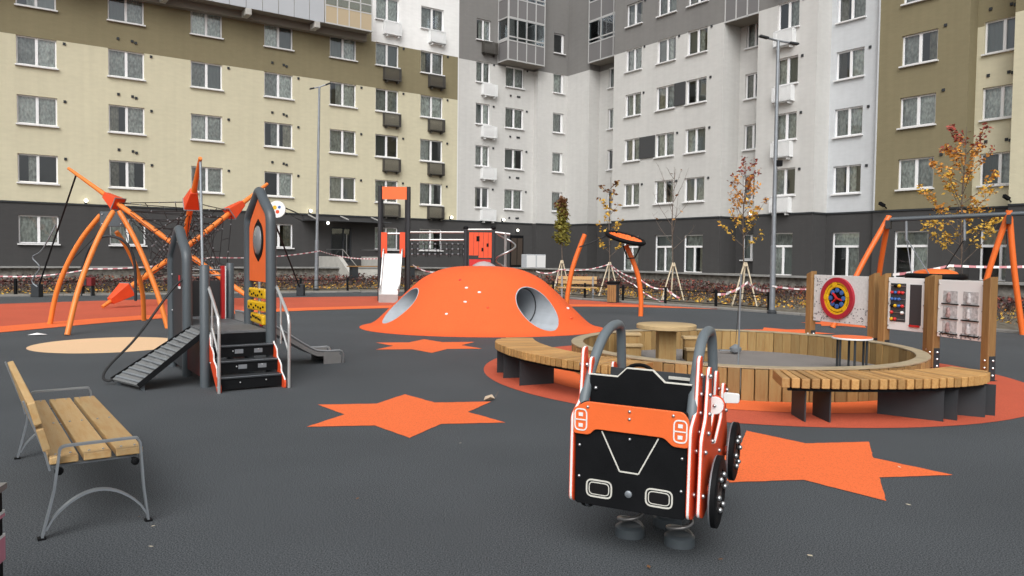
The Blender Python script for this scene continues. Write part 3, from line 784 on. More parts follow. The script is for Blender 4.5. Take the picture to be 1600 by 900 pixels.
# small orange table on tubes
ot = thing('play_table', 'small round orange topped table on grey tube legs in the sandbox', 'table', G(1335, 581, .05) + Vector((0, .1, 0)))
MB().lathe([(.262, .452), (.27, .456), (.27, .472), (.262, .476)], 36).build('table_top', M['white'], ot, smooth=40)
MB().lathe([(.262, .4765), (.262, .483)], 36).build('top_sheet', M['or_panel'], ot)
for k in range(6):
    t = 2 * PI * k / 6 + .3
    MB().tube([(.2 * math.cos(t), .2 * math.sin(t), -.05), (.2 * math.cos(t), .2 * math.sin(t), .455)], .017, 8).build('leg', M['dgrey'], ot, smooth=60)
# sand digger
dg_ = thing('sand_digger', 'thin metal sand crane with a small grey bucket in the sandbox', 'sand toy', G(1153, 580, .05))
MB().tube([(0, 0, -.1), (.01, .0, 1.35)], .011, 6).build('pole', M['galv'], dg_)
P = G(1149, 553, .05) - Vector(dg_.location)
MB().tube([(0, .05, .9), P + Vector((0, 0, .18))], .004, 4).build('chain', M['dgrey'], dg_)
MB().lathe([(.03, .0), (.09, .04), (.1, .1), (.02, .16)], 12, P).bx(P.x - .26, P.x - .05, P.y - .03, P.y + .03, .05, .07).build('bucket', M['galv'], dg_, smooth=30)

# ------------------------------------------------------------------ curved benches
def arc_bench(a0, a1, label, legs, thin, rnd_end):
    b = thing('curved_bench', label, 'bench', (SB[0], SB[1], 0), 0, 'curved benches round the sandbox')
    r0, r1 = 2.96, 3.54; step = .0268
    ns = int(abs(R(a1 - a0)) / step)
    w0, w1 = r0 * step * .40, r1 * step * .40
    sm = MB(); zt, zb = .45, .352
    vs = [(r0, -w0, zb), (r1, -w1, zb), (r1, w1, zb), (r0, w0, zb), (r0, -w0, zt), (r1, -w1, zt), (r1, w1, zt), (r0, w0, zt)]
    sm.add(vs, [(3, 2, 1, 0), (4, 5, 6, 7), (0, 1, 5, 4), (1, 2, 6, 5), (2, 3, 7, 6), (3, 0, 4, 7)])
    me = sm.mesh('slat', M['woodb'])
    for k in range(ns + 1):
        e = k if rnd_end == 0 else ns - k
        if e < 7:
            q = (7 - e) / 7; ro = r1 - .30 * (1 - math.sqrt(1 - (q * .93) ** 2)); w_ = ro * step * .40
            sm2 = MB(); sm2.add([(ro if abs(x - r1) < 1e-6 else x, (w_ if y > 0 else -w_) if abs(x - r1) < 1e-6 else y, z) for x, y, z in vs], sm.f)
            me_k = sm2.mesh('slat', M['woodb'])
        else: me_k = me
        obj('slat', me_k, b, loc=(0, 0, rng.uniform(-.002, .002)), rotz=R(a0) + k * step, bevel=.007)
    for rr in (r0 + .06, r1 - .07):
        b0 = a0 + (5 if rr > r0 + .2 and rnd_end == 0 else .5); b1 = a1 - (5 if rr > r0 + .2 and rnd_end == 1 else .5)
        pts = [(rr * math.cos(R(b0) + (R(b1 - b0)) * k / 24), rr * math.sin(R(b0) + R(b1 - b0) * k / 24), .335) for k in range(25)]
        f = MB()
        for p, q in zip(pts, pts[1:]): f.bar(p, q, .05, .03)
        f.build('frame_rail', M['black'], b)
    for t in legs:
        for ta, tb in (((t - 4.5, t + 2.2), (t + .8, t + 5.2)) if rnd_end else ((t, t),)):
            MB().bar((r0 + .05) * Vector((math.cos(R(ta)), math.sin(R(ta)), 0)) + Vector((0, 0, .165)), (r1 - .05) * Vector((math.cos(R(tb)), math.sin(R(tb)), 0)) + Vector((0, 0, .165)), .012, .33).build('leg', M['dgrey'], b)
    for t in thin:
        ta = t - .6; MB().bar((r0 + .1) * Vector((math.cos(R(ta)), math.sin(R(ta)), 0)) + Vector((0, 0, .165)), (r1 - .1) * Vector((math.cos(R(t)), math.sin(R(t)), 0)) + Vector((0, 0, .165)), .014, .33).build('leg', M['dgrey'], b)
arc_bench(181, 236, 'curved slatted timber bench at the left of the sandbox', (187, 195, 205), (231,), 0)
arc_bench(260.5, 302, 'curved slatted timber bench in front of the sandbox at the right', (285.5, 295.5), (264, 268), 1)

# ------------------------------------------------------------------ play panels on timber posts
PB = [((5.42, 13.9), (5.97, 12.65)), ((6.0, 12.35), (6.34, 11.62)), ((6.2, 11.25), (6.45, 10.35))]
labs = ['play panel with a round red and yellow maze wheel on timber posts', 'play panel with coloured beads beside a dark slate on timber posts', 'white play panel with six small sliding pictures on timber posts']
postm = MB()
pp = [(-.055, -.065), (.055, -.065), (.065, -.055), (.065, .055), (.055, .065), (-.055, .065), (-.065, .055), (-.065, -.055)]
postm.prism(pp, XY, .06, 1.38)
postm.v[8:] = [(x, y, z + .03 * (x / .065)) for x, y, z in postm.v[8:]]
postm = postm.mesh('post', M['wood_post'])
speck = mk('speckled_panel', (.66, .68, .67), .5, vs=30, col2=(.58, .60, .59))
for i, (a, b) in enumerate(PB):
    a = Vector((*a, 0)); b = Vector((*b, 0)); d = b - a; L = d.length
    t = thing('activity_board', labs[i], 'play panel', a, math.atan2(d.y, d.x), 'play panels beside the sandbox')
    for x in (0, L):
        obj('post', postm, t, loc=(x, 0, 0), rotz=0)
        MB().bx(-.07, -.06, -.05, .05, 0, .34).bx(.066, .076, -.05, .05, 0, .34).bx(-.07, .076, -.09, .09, -.01, .012).build('foot', M['dgrey'], t, loc=(x, 0, 0))
        f = MB()
        for z in (.08, .18, .28): f.sphere((.08, 0, z), .018, 6, 4).sphere((-.075, 0, z), .018, 6, 4).sphere((0.02, -.075, z), .016, 6, 4)
        f.build('bolt', M['steel'], t, loc=(x, 0, 0))
    x0, x1 = .075, L - .075; z0, z1 = .52, 1.345
    pn = MB().bx(x0, x1, -.012, .012, z0, z1).build('board', [speck, M['white'], M['white']][i], t, bevel=.004)
    f = MB()
    for z in (z0 + .06, (z0 + z1) / 2, z1 - .06):
        for x in (x0 + .02, x1 - .02): f.sphere((x, -.018, z), .013, 6, 4)
    f.build('bolt', M['steel_d'], t)
    F = -.012
    MR = Matrix(((1, 0, 0), (0, 0, -1), (0, 1, 0)))
    if i == 0:
        cx, cz = x0 + (x1 - x0) * .46, .95
        c = (cx, F, cz)
        def ring(r0, r1, h0, h1, mat, nm): MB().lathe([(r0, h0), (r0, h1), (r1, h1), (r1, h0)], 40, c, 0, MR, False, False).build(nm, M[mat], pn, smooth=40)
        M['crimson'] = mk('crimson_plastic', (.38, .018, .035), .4); ring(.285, .36, 0, .05, 'crimson', 'wheel_ring'); ring(.25, .285, 0, .034, 'yellow', 'wheel_ring'); ring(.19, .235, 0, .036, 'yellow', 'wheel_ring')
        ring(.235, .255, 0, .012, 'black', 'wheel_ring'); ring(.0005, .205, 0, .02, 'black', 'wheel_disc')
        for k in range(8):
            t_ = 2 * PI * k / 8
            MB().lathe([(.042, .02), (.042, .038), (.025, .042)], 10, (cx + .14 * math.cos(t_), F, cz + .14 * math.sin(t_)), 0, MR).build('knob', M['blue'], pn, smooth=50)
        for t_ in (-.25, 2.3, 3.9):
            MB().bar((cx, F - .04, cz), (cx + .12 * math.cos(t_), F - .04, cz + .12 * math.sin(t_)), .04, .02).build('pointer', M['redp'], pn)
        for t_ in (.3, 3.1, 5.5, 1.8):
            MB().lathe([(.05, .03), (.05, .045)], 12, (cx + .245 * math.cos(t_), F, cz + .245 * math.sin(t_)), 0, MR).build('knob', M['yellow'], pn, smooth=50)
        dots = MB()
        for k in range(260):
            x = rng.uniform(x0 + .02, x1 - .02); z = rng.uniform(z0 + .02, z1 - .02)
            if (x - cx) ** 2 + (z - cz) ** 2 < .375 ** 2: continue
            e = (abs(x - cx) / .55 + abs(z - cz) / .42)
            if (x - cx) + (z - cz) * .4 > .12 and z > cz - .15: continue
            if e < 1.02 and rng.random() < .7: continue
            s_ = rng.uniform(.006, .013); dots.bx(x - s_, x + s_, F - .003, F + .002, z - s_ * .8, z + s_ * .8)
        o = dots.build('print_dots', mk('dot_grey', (.16, .165, .17), .6), pn); o['kind'] = 'stuff'
    elif i == 1:
        wd = x1 - x0
        MB().bx(x0 + .05, x0 + wd * .49, F - .006, F + .004, z0 + .13, z1 - .09).build('bead_window', M['darkpanel'], pn)
        cs = ['yellow', 'redp', 'blue', 'white', 'yellow', 'black', 'redp', 'blue', 'white', 'redp']
        nb = 6
        for k in range(nb):
            z = z1 - .13 - (z1 - z0 - .3) * k / (nb - 1)
            MB().tube([(x0 + .05, F - .02, z), (x0 + wd * .49, F - .02, z)], .004, 4).build('bead_wire', M['steel'], pn)
            for j in range(4):
                if rng.random() < .2: continue
                MB().sphere((x0 + .085 + j * (wd * .49 - .12) / 3.2, F - .02, z), .03, 8, 6, sc=(1, 1, .9)).build('bead', M[rng.choice(cs)], pn, smooth=60)
        MB().bx(x0 + wd * .60, x1 - .06, F - .006, F + .004, z0 + .1, z1 - .1).build('slate', mk('slate', (.045, .04, .042), .6), pn)
        for xx in (x0 + wd * .58, x1 - .045): MB().bx(xx - .012, xx + .012, F - .008, F, z0 + .09, z1 - .09).build('slate_frame', M['white'], pn)
        MB().bx(x0 + wd * .62, x1 - .08, F - .03, F, z0 + .07, z0 + .1).build('chalk_tray', M['redp'], pn)
    else:
        wd = x1 - x0; gp = mk('picture_grey', (.50, .49, .49), .6, var=.5, vs=25)
        rp = mk('picture_red', (.30, .20, .19), .6, var=.6, vs=25)
        for cxx in (.28, .72):
            for k in range(3):
                z = z1 - .24 - k * .215; x = x0 + wd * cxx
                MB().bx(x - wd * .16, x + wd * .16, F - .003, F + .004, z - .085, z + .085).build('picture', gp, pn)
                MB().lathe([(.028, -.075), (.036, -.04), (.022, .0), (.03, .03), (.012, .065)], 8, (x - .02, F - .012, z)).build('figure', rp if cxx < .5 else gp, pn, smooth=60)
                MB().bx(x - wd * .18, x + wd * .18, F - .02, F, z - .11, z - .094).build('shelf', M['black'], pn)
        dots = MB()
        for k in range(70):
            x = rng.uniform(x0 + .02, x1 - .02); z = rng.uniform(z0 + .01, z0 + .09); dots.bx(x - .01, x + .01, F - .003, F + .002, z - .008, z + .008)
        o = dots.build('print_dots', M['galv'], pn); o['kind'] = 'stuff'

# ------------------------------------------------------------------ park bench
def park_bench():
    A = G(65, 843); B = G(27, 717)            # near rear foot, far rear foot
    d = (B - A); ang = math.atan2(d.y, d.x)
    t = thing('park_bench', 'timber slat park bench with flat steel side frames at the left', 'bench', A, ang)
    L = d.length                              # local x along the bench, -y to the front
    zs = .445
    for k in range(3):
        y = -.045 - .168 * k
        MB().bx(.03, L - .03, y - .143, y, zs - .042, zs).build('seat_slat', M['woodl'], t, bevel=.006)
    for yy, z0 in ((-.035, .485), (.005, .635)):
        o = MB().bx(.03, L - .03, -.02, .02, 0, .13).build('back_slat', M['woodl'], t, bevel=.006); o.location = (0, yy, z0); o.rotation_euler = (R(-15), 0, 0)
    def flat(pts, nm, x, wd=.040, th=.011):
        f = MB()
        for p, q in zip(pts, pts[1:]): f.bar((x, *p), (x, *q), th, wd, up=(1, 0, 0))
        f.build(nm, M['galv'], t)
    for x in (0, L):
        flat([(0, 0), (-.062, .26), (-.088, .46)], 'leg', x); flat([(-.545, 0), (-.52, .22), (-.505, .46)], 'leg', x)
        arm = spline([(-.088, .458, 0), (-.093, .492, 0), (-.115, .508, 0), (-.20, .51, 0), (-.46, .51, 0), (-.488, .503, 0), (-.502, .48, 0), (-.505, .458, 0)], 5)
        flat([(p.x, p.y) for p in arm], 'armrest', x)
        flat([(-.02 - .515 * k / 16, .05 + .185 * max(0, math.sin(PI * k / 16)) ** .72) for k in range(17)], 'brace', x)
        xi = .09 if x == 0 else L - .09
        flat([(-.06, .385), (-.50, .385)], 'slat_bracket', xi); flat([(-.05, .36), (-.03, .45), (.072, .765)], 'back_bracket', xi)
        f = MB()
        for y in (-.09, -.48): f.tube([(x, y, .37), (xi, y, .37)], .012, 8).sphere((x + (.02 if x == 0 else -.02), y, .365), .024, 8, 5)
        f.build('buffer', M['black'], t)
        for y in (0, -.545): MB().bx(x - .022, x + .022, y - .02, y + .02, 0, .012).build('foot', M['black'], t)
    f = MB()
    for x in (.09, L / 2, L - .09):
        for k in range(3):
            for dy in (.035, .108): f.sphere((x, -.045 - .168 * k - dy, zs), .009, 6, 3)
    f.build('bolt', M['steel'], t)
park_bench()

# ------------------------------------------------------------------ spring car
CY = R(24); CF = Vector((math.sin(CY), math.cos(CY), 0))
car = thing('spring_car', 'black and orange spring rocker car with grey roll bars', 'spring rider', Vector((.62, 3.96, 0)) + CF * .42, -CY)
Tp = Matrix.Translation((0, -.42, .3)) @ Matrix.Rotation(R(3.5), 4, 'X') @ Matrix.Rotation(R(1.3), 4, 'Y') @ Matrix.Translation((0, .42, -.3))
def cpart(mb, name, mat, parent=car, smooth=None, bevel=0, tilt=True, **k):
    o = mb.build(name, mat, parent, smooth, bevel, **k)
    if parent is car and tilt: o.matrix_local = Tp
    return o
def rounded(pts, r=.03, n=4):
    out = []; m = len(pts)
    for i in range(m):
        p = Vector((*pts[i], 0)); a = Vector((*pts[i - 1], 0)) - p; b = Vector((*pts[(i + 1) % m], 0)) - p
        rr = min(r, a.length * .4, b.length * .4); a.normalize(); b.normalize()
        for k in range(n + 1):
            t = k / n; q = p + a * rr * (1 - t) ** 2 + b * rr * t ** 2
            out.append((q.x, q.y))
    return out
YR = -.42
panel = rounded([(-.295, .28), (.295, .28), (.295, .84), (-.255, .84), (-.295, .80)], .02)
pn = cpart(MB().prism(panel, XZ, YR, YR + .018), 'rear_panel', M['black'], bevel=.003)
# orange upper plate
orp = rounded([(-.305, .665), (-.215, .665), (-.185, .700), (.18, .700), (.225, .660), (.305, .660), (.305, .80), (.275, .842), (-.235, .842), (-.305, .80)], .02)
op_ = cpart(MB().prism(orp, XZ, YR - .016, YR - .001), 'rear_plate', M['or_panel'], bevel=.003)
def outline(poly, wdt, y, closed=True):
    mb = MB(); n = len(poly)
    for i in range(n if closed else n - 1):
        p, q = poly[i], poly[(i + 1) % n]
        mb.bar((p[0], y, p[1]), (q[0], y, q[1]), wdt, .003, up=(0, 1, 0))
    return mb
for sx in (-1, 1):
    c = sx * .262
    o = outline(rounded([(c - .032, .687), (c + .032, .687), (c + .032, .80), (c - .032, .80)], .025), .007, YR - .0175)
    o.bar((c - .032, YR - .0175, .743), (c + .032, YR - .0175, .743), .006, .003, up=(0, 1, 0))
    for z in (.714, .772): o.add([(c - .012, YR - .019, z - .01), (c + .012, YR - .019, z - .01), (c + .012, YR - .019, z + .01), (c - .012, YR - .019, z + .01)], [(0, 1, 2, 3)])
    o.build('tail_light_outline', M['white'], op_)
    # recessed lamps low on the panel
    c = sx * .16
    outline(rounded([(c - .068, .33), (c + .068, .33), (c + .068, .42), (c - .068, .42)], .03), .008, YR - .0015).build('lamp_outline', M['line'], pn)
    outline(rounded([(c - .054, .343), (c + .054, .343), (c + .054, .407), (c - .054, .407)], .022), .005, YR - .0015).build('lamp_outline', M['line'], pn)
    MB().prism(rounded([(c - .05, .345), (c + .05, .345), (c + .05, .405), (c - .05, .405)], .02), XZ, YR - .003, YR - .0005).build('lamp_recess', mk('recess', (.012, .011, .011), .25, spec=.4), pn)
outline([(-.15, .69), (-.05, .487), (.05, .487), (.15, .69)], .007, YR - .0015, False).build('v_line', M['line'], pn)
MB().lathe([(.019, 0), (.019, .006), (.012, .01)], 14, (0, YR, .372), 0, Matrix(((1, 0, 0), (0, 0, -1), (0, 1, 0)))).build('cap', M['galv'], pn, smooth=50)
def bolts(parent, pts, r=.011, nm='bolt'):
    f = MB()
    for p in pts: f.sphere(p, r, 8, 5)
    return f.build(nm, M['steel'], parent, smooth=60)
bolts(pn, [(sx * .272, YR, z) for sx in (-1, 1) for z in (.43, .60)] + [(0, YR, .665)], .009)
bolts(op_, [(0, YR - .016, .775), (0, YR - .016, .815), (-.225, YR - .016, .815), (.225, YR - .016, .82)], .009)
# back rest
bk = [(-.27, .70), (.27, .70), (.28, .945), (.14, .945), (.075, 1.003), (-.065, 1.003), (-.115, .952), (-.27, .952)]
bo = cpart(MB().prism(bk, XZ, -.27, -.252), 'backrest', M['black'], bevel=.002)
outline(bk[2:], .010, -.262, False).build('backrest_edge', M['line'], bo)
o = MB()
for p, q in zip(bk[2:], bk[3:]): o.bar((p[0], -.261, p[1] + .001), (q[0], -.261, q[1] + .001), .022, .004)
o.build('backrest_rim', M['line'], bo)
bolts(bo, [(-.235, -.272, .88)], .011)
cpart(MB().bx(-.29, .29, -.25, .12, .60, .62), 'seat', M['black'], bevel=.003)
cpart(MB().bx(-.29, .29, -.38, .42, .28, .30), 'floor', M['black'])
cpart(MB().bx(-.29, .29, .30, .32, .30, .80), 'front_panel', mk('dark_red_panel', (.10, .01, .008), .5))
ds = MB().prism([(.20, .80), (.42, .74), (.42, .78), (.22, .90)], YZ, -.30, .30)
dash = cpart(ds, 'dashboard', M['dgrey'], bevel=.004)
MB().bx(.06, .22, .185, .2, .865, .88).bx(-.22, -.06, .185, .2, .865, .88).build('dashboard_line', M['line'], dash)
cpart(MB().bx(-.27, .27, .32, .52, .50, .74), 'bonnet', M['or_panel'], bevel=.01)
sw = [(.17 * math.cos(t), .12 + .03 * math.sin(t), .86 + .08 * math.sin(t)) for t in [2 * PI * k / 24 for k in range(24)]]
cpart(MB().tube([(x * .6 - .1, y, z) for x, y, z in sw], .012, 6, closed=True).tube([(-.1, .13, .86), (-.1, .25, .82)], .014, 6), 'steering_wheel', M['black'], smooth=60)
# side plates: orange with white edges
sideL = rounded([(-.44, .30), (-.36, .265), (.0, .28), (.15, .30), (.44, .34), (.5, .48), (.42, .66), (.36, .90), (.30, .915), (.27, .70), (.10, .55), (-.10, .55), (-.17, .70), (-.22, 1.10), (-.27, 1.09), (-.30, .82), (-.43, .76)], .03)
def side(sx):
    for k, (x, inset, mat) in enumerate(((.300, 0, 'or_dark'), (.345 if sx > 0 else .268, .0, 'or_dark'))):
        poly = sideL if k == 0 else rounded([(-.40, .30), (-.30, .26), (-.05, .30), (.12, .34), (.40, .38), (.46, .50), (.38, .66), (.33, .84), (.28, .85), (.24, .66), (.05, .56), (-.12, .60), (-.16, .78), (-.20, 1.04), (-.235, 1.03), (-.28, .78), (-.38, .70)], .03)
        M3 = YZ
        x0, x1 = (x, x + .022)
        if sx < 0: x0, x1 = -x1, -x0
        pl = cpart(MB().prism(poly, M3, x0, x1), 'side_plate', M[mat], bevel=.002)
        e = MB(); n = len(poly)
        xc = sx * (x + .011)
        for i in range(n):
            p, q = poly[i], poly[(i + 1) % n]
            e.bar((xc, p[0], p[1]), (xc, q[0], q[1]), .012, .004, up=(1, 0, 0))
        # white core of the sandwich plate shows on its rim
        vs = []; cy = sum(p[0] for p in poly) / n; 
        for i in range(n):
            a_, b_ = Vector((*poly[i - 1], 0)), Vector((*poly[(i + 1) % n], 0)); tt = (b_ - a_).normalized(); nn = Vector((tt.y, -tt.x, 0))
            for xx in (xc - .006, xc + .006): vs.append((xx, poly[i][0] + nn.x * .0016, poly[i][1] + nn.y * .0016))
        ee = MB().add(vs, [(2 * i, 2 * i + 1, 2 * ((i + 1) % n) + 1, 2 * ((i + 1) % n)) for i in range(n)])
        ee.build('plate_core', M['white'], pl)
        bolts(pl, [(sx * (x + .026), y, z) for y, z in ((-.255, 1.0), (-.25, .90), (-.25, .80), (-.26, .70), (-.33, .62), (-.12, .62), (.34, .80), (.33, .68), (.12, .5), (-.36, .40), (.40, .44))], .0125)
side(1); side(-1)
# wheels
def wheel(sx, y, z, r):
    x0 = .40 if sx > 0 else .262
    M4 = Matrix(((0, 0, sx), (1, 0, 0), (0, 1, 0)))
    o = cpart(MB().lathe([(r * .62, 0), (r, 0), (r, .030), (r * .94, .034), (r * .62, .034), (r * .62, 0)], 36, (sx * x0, y, z), 0, M4, False, False), 'wheel', M['black'], smooth=30)
    MB().lathe([(r * .30, .004), (r * .30, .03), (r * .62, .026), (r * .62, .004)], 36, (sx * x0, y, z), 0, M4).build('hub', mk('wheel_brown_' + str(rng.random()), (.025, .015, .013), .45), o, smooth=30)
    MB().lathe([(r * 1.003, .0), (r * 1.008, .006), (r * .97, -.004)], 36, (sx * x0, y, z), 0, M4, False, False).build('tyre_edge', M['galv'], o, smooth=30)
    f = MB()
    for k in range(6):
        t = 2 * PI * k / 6; f.sphere((sx * (x0 + .04), y + .5 * r * math.cos(t), z + .5 * r * math.sin(t)), .015, 8, 5)
    f.build('bolt', M['steel'], o, smooth=60)
    cpart(MB().tube([(sx * .32, y, z), (sx * x0, y, z)], .03, 10), 'axle', M['or_dark'])
for sx in (-1, 1):
    wheel(sx, -.19, .375, .188); wheel(sx, .40, .42, .172)
    b = MB()
    pts = spline([(sx * .292, -.335, .64), (sx * .292, -.305, .80), (sx * .286, -.20, .97), (sx * .278, -.07, 1.09), (sx * .274, .03, 1.14), (sx * .272, .14, 1.158), (sx * .272, .27, 1.15), (sx * .274, .335, 1.10), (sx * .278, .375, .95), (sx * .282, .42, .70)], 6)
    cpart(MB().tube(pts, .029, 12), 'roll_bar', M['barg'], smooth=60)
    # mirror and lamp plates
    mo = cpart(MB().prism(rounded([(-.044, -.03), (.044, -.022), (.044, .032), (-.044, .032)], .014), Matrix(((1, 0, 0), (0, 0, 1), (0, 1, 0))), -.008, .008), 'mirror', M['white'], bevel=.003)
    mo.matrix_local = Tp @ Matrix.Translation((.42 if sx > 0 else -.25, .18, .79))
    la = cpart(MB().lathe([(.045, 0), (.045, .02)], 20, (0, 0, 0), 0, Matrix(((1, 0, 0), (0, 0, -1), (0, 1, 0)))), 'lamp_disc', M['white'], smooth=40)
    la.matrix_local = Tp @ Matrix.Translation((.385 if sx > 0 else -.22, -.16, .83))
    MB().lathe([(.05, -.012), (.05, .0)], 20, (0, 0, 0), 0, Matrix(((1, 0, 0), (0, 0, -1), (0, 1, 0)))).build('lamp_rim', M['or_dark'], la, smooth=40)
    bolts(la, [(0, -.022, 0)], .01)
    cpart(MB().bx(sx * .33 - .03, sx * .33 + .10, .06, .14, .31, .325), 'footrest', M['steel_d'])
# springs
for x, y in ((-.10, .0), (.19, -.02), (.06, .26)):
    c = MB(); n = 90; pts = []
    for k in range(n + 1):
        t = k / n; pts.append((x + .066 * math.cos(2 * PI * 2.6 * t), y + .062 * math.sin(2 * PI * 2.6 * t), .05 + .21 * t))
    o = c.tube(pts, .012, 7).build('spring', M['steel_d'], car, smooth=60)
    MB().lathe([(.085, 0), (.085, .05), (.07, .062), (.05, .062)], 24, (x, y, 0)).build('spring_foot', M['grey'], o, smooth=40)
    MB().lathe([(.05, .24), (.075, .25), (.08, .285), (.07, .30)], 24, (x, y, 0)).build('spring_cap', M['dgrey'], o, smooth=40)

# ------------------------------------------------------------------ toddler play house
PH = Vector((-3.65, 9.11, 0))
ph = thing('play_house', 'toddler play house with dark steps, ramp and steel slide', 'play house', PH, R(34))
WX = .785; DZ = .66; PR = .057
def post(x, y, h, cap=True): 
    MB().lathe([(PR, 0), (PR, h - .02), (PR * .75, h)], 18, (x, y, 0)).build('post', M['grey'], ph, smooth=40)
post(0, 0, 1.46); post(WX, 2.0, 1.46)
def arch(x, y0, y1, zs, zt):
    pts = [(x, y0, 0), (x, y0, zs * .5), (x, y0, zs)] + spline([(x, y0, zs), (x, y0 + .05, zs + (zt - zs) * .30), (x, (y0 * 3 + y1) / 4 + .05, zt - (zt - zs) * .30), (x, (y0 + y1) / 2, zt), (x, (y0 + 3 * y1) / 4 - .05, zt - (zt - zs) * .30), (x, y1 - .05, zs + (zt - zs) * .30), (x, y1, zs)], 6)[1:] + [(x, y1, zs * .5), (x, y1, 0)]
    MB().tube(pts, PR * 1.12, 14).build('arch', M['grey'], ph, smooth=60)
arch(0, 1.0, 2.0, 1.46, 1.91); arch(WX, 0, 1.0, 1.98, 2.40)
# left panel (dark) and right panel (orange, round window)
pl = [(1.07, .08), (1.93, .08), (1.93, 1.45), (1.85, 1.60), (1.5, 1.88), (1.15, 1.60), (1.07, 1.45)]
o = MB().prism(pl, YZ, -.012, .012).build('side_panel', M['dgrey'], ph, bevel=.003)
MB().bx(-.016, .016, 1.38, 1.48, 1.15, 1.30).build('toy_figure', M['redp'], o)
MB().bx(-.018, .018, 1.36, 1.50, 1.12, 1.15).build('toy_shelf', M['white'], o)
bolts(o, [(-.016, y, z) for y in (1.1, 1.9) for z in (.3, .8, 1.3)] + [(-.016, 1.5, 1.75)], .014)
pr = [(.07, 1.24), (.93, 1.24), (.93, 1.95), (.86, 2.05), (.5, 2.33), (.14, 2.05), (.07, 1.95)]
o = MB().prism(pr, YZ, WX - .012, WX + .012).build('side_panel', M['or_panel'], ph, bevel=.003)
o['label'] = 'orange side panel with a dark framed round window'
hx = [(.5, 1.50)] + [(.5 + .225 * math.cos(R(a)), 1.775 + .245 * math.sin(R(a))) for a in range(-72, 73, 12)] + [(.5, 2.05)] + [(.5 + .225 * math.cos(R(a)), 1.775 + .245 * math.sin(R(a))) for a in range(108, 253, 12)]
MB().prism(hx, YZ, WX - .022, WX + .022).build('window_frame', M['black'], o, bevel=.003)
for s_ in (-1, 1): MB().sphere((WX + s_ * .02, .5, 1.775), .165, 20, 10, sc=(.28, 1, 1.15)).build('window_bubble', mk('bubble', (.20, .205, .21), .12), o, smooth=60)
# yellow tumbling blocks
MB().tube([(WX, .5, .70), (WX, .5, 1.24)], .02, 8).build('block_axle', M['steel'], ph)
for k, z in enumerate((.76, .925, 1.09)):
    b = MB().bx(-.045, .045, -.36, .36, -.062, .062)
    o = b.build('block', M['yellow'], ph, bevel=.02); o.location = (WX, .5, z); o.rotation_euler = (0, 0, R((-4, 3, 0)[k]))
    f = MB()
    for j in range(7):
        f.lathe([(.014, 0), (.014, .01)], 8, (-.05, -.28 + .09 * j, rng.uniform(-.03, .03)), 0, Matrix(((0, 0, -1), (1, 0, 0), (0, 1, 0))))
    f.build('block_hole', M['black'], o)
MB().sphere((WX - .03, .3, .70), .03, 8, 5).build('knob', M['redp'], ph, smooth=60)
# decks
for k in range(2):
    MB().bx(.03, WX - .03, .02 + k * 1.0, .98 + k * 1.0, DZ - .03, DZ).build('deck', mk('deck_grey', (.12, .125, .13), .55, var=.3, vs=20), ph, bevel=.003)
MB().bx(.05, WX - .05, .02, .05, DZ - .16, DZ - .035).build('deck_beam', M['black'], ph)
# back panels under the deck
MB().bx(WX - .01, WX + .01, 1.06, 1.94, .10, .58).build('under_panel', mk('dark_red_board', (.10, .012, .01), .5), ph)
MB().bx(-.01, .01, .06, .94, .10, .52).build('under_panel', mk('dark_red_board', (.10, .012, .01), .5), ph)
MB().bx(.05, WX - .05, 1.99, 2.01, .7, 1.2).build('back_board', M['darkpanel'], ph)
o = MB().bx(WX - .15, WX - .10, 1.88, 1.95, DZ, 1.42).build('red_edge_board', M['redp'], ph)
MB().bx(WX - .10, WX - .085, 1.88, 1.95, DZ, 1.42).build('white_edge', M['white'], o)
for z in (1.28, 1.36): MB().tube([(0, 2.0, z), (WX, 2.0, z)], .015, 6).build('rail', M['steel_d'], ph)
# steps
for k in range(3):
    y = -.44 + .165 * k; z = .165 * (k + 1)
    o = MB().bx(.085, .785, y, y + .19, z - .022, z).build('step', M['dgrey'], ph, bevel=.004)
    MB().bx(.085, .785, y + .012, y + .026, z - .14, z - .022).build('riser', M['black'], o)
    MB().bx(.085, .785, y, y + .012, z - .006, z + .002).build('nosing', M['galv'], o)
    bolts(o, [(.3, y + .01, z - .07), (.6, y + .01, z - .06)], .01)
    for x in (.32, .55): MB().bx(x, x + .1, y + .008, y + .012, z - .10, z - .05).build('riser_hole', M['galv'], o) if k != 0 else None
sp_ = [(-.52, .0), (-.40, .0), (.06, .40), (.06, .62), (0, .66), (-.03, .62), (-.06, .50), (-.15, .46), (-.20, .42), (-.21, .34), (-.30, .30), (-.36, .26), (-.37, .18), (-.47, .13), (-.52, .08)]
for x in (.055, .80):
    o = MB().prism(rounded(sp_, .02), YZ, x - .011, x + .011).build('stringer', M['or_dark'], ph, bevel=.002)
    e = MB(); q = rounded(sp_, .02); n = len(q)
    for i in range(n):
        if q[i][1] < .1: continue
        p0, p1 = q[i], q[(i + 1) % n]
        if (p0[0] - p1[0]) > 0 or True: e.bar((x, p0[0], p0[1] + .001), (x, p1[0], p1[1] + .001), .010, .016, up=(1, 0, 0))
    e.build('stringer_edge', M['white'], o)
    bolts(o, [(x - .015 if x < .4 else x + .015, y, z) for y, z in ((-.45, .06), (-.02, .55), (-.1, .3))], .012)
for x in (.04, .845):
    MB().tube(spline([(x, -.52, -.02), (x, -.52, .40), (x, -.52, .72), (x, -.50, .82), (x, -.44, .90), (x, -.06, 1.17), (x, .02, 1.19)], 5), .019, 10).build('handrail', M['rail'], ph, smooth=60)
    MB().tube([(x, -.52, .42), (x, -.20, .72)], .014, 8).tube([(x, -.20, .50), (x, -.20, 1.07)], .012, 8).build('rail_brace', M['rail'], ph, smooth=60)
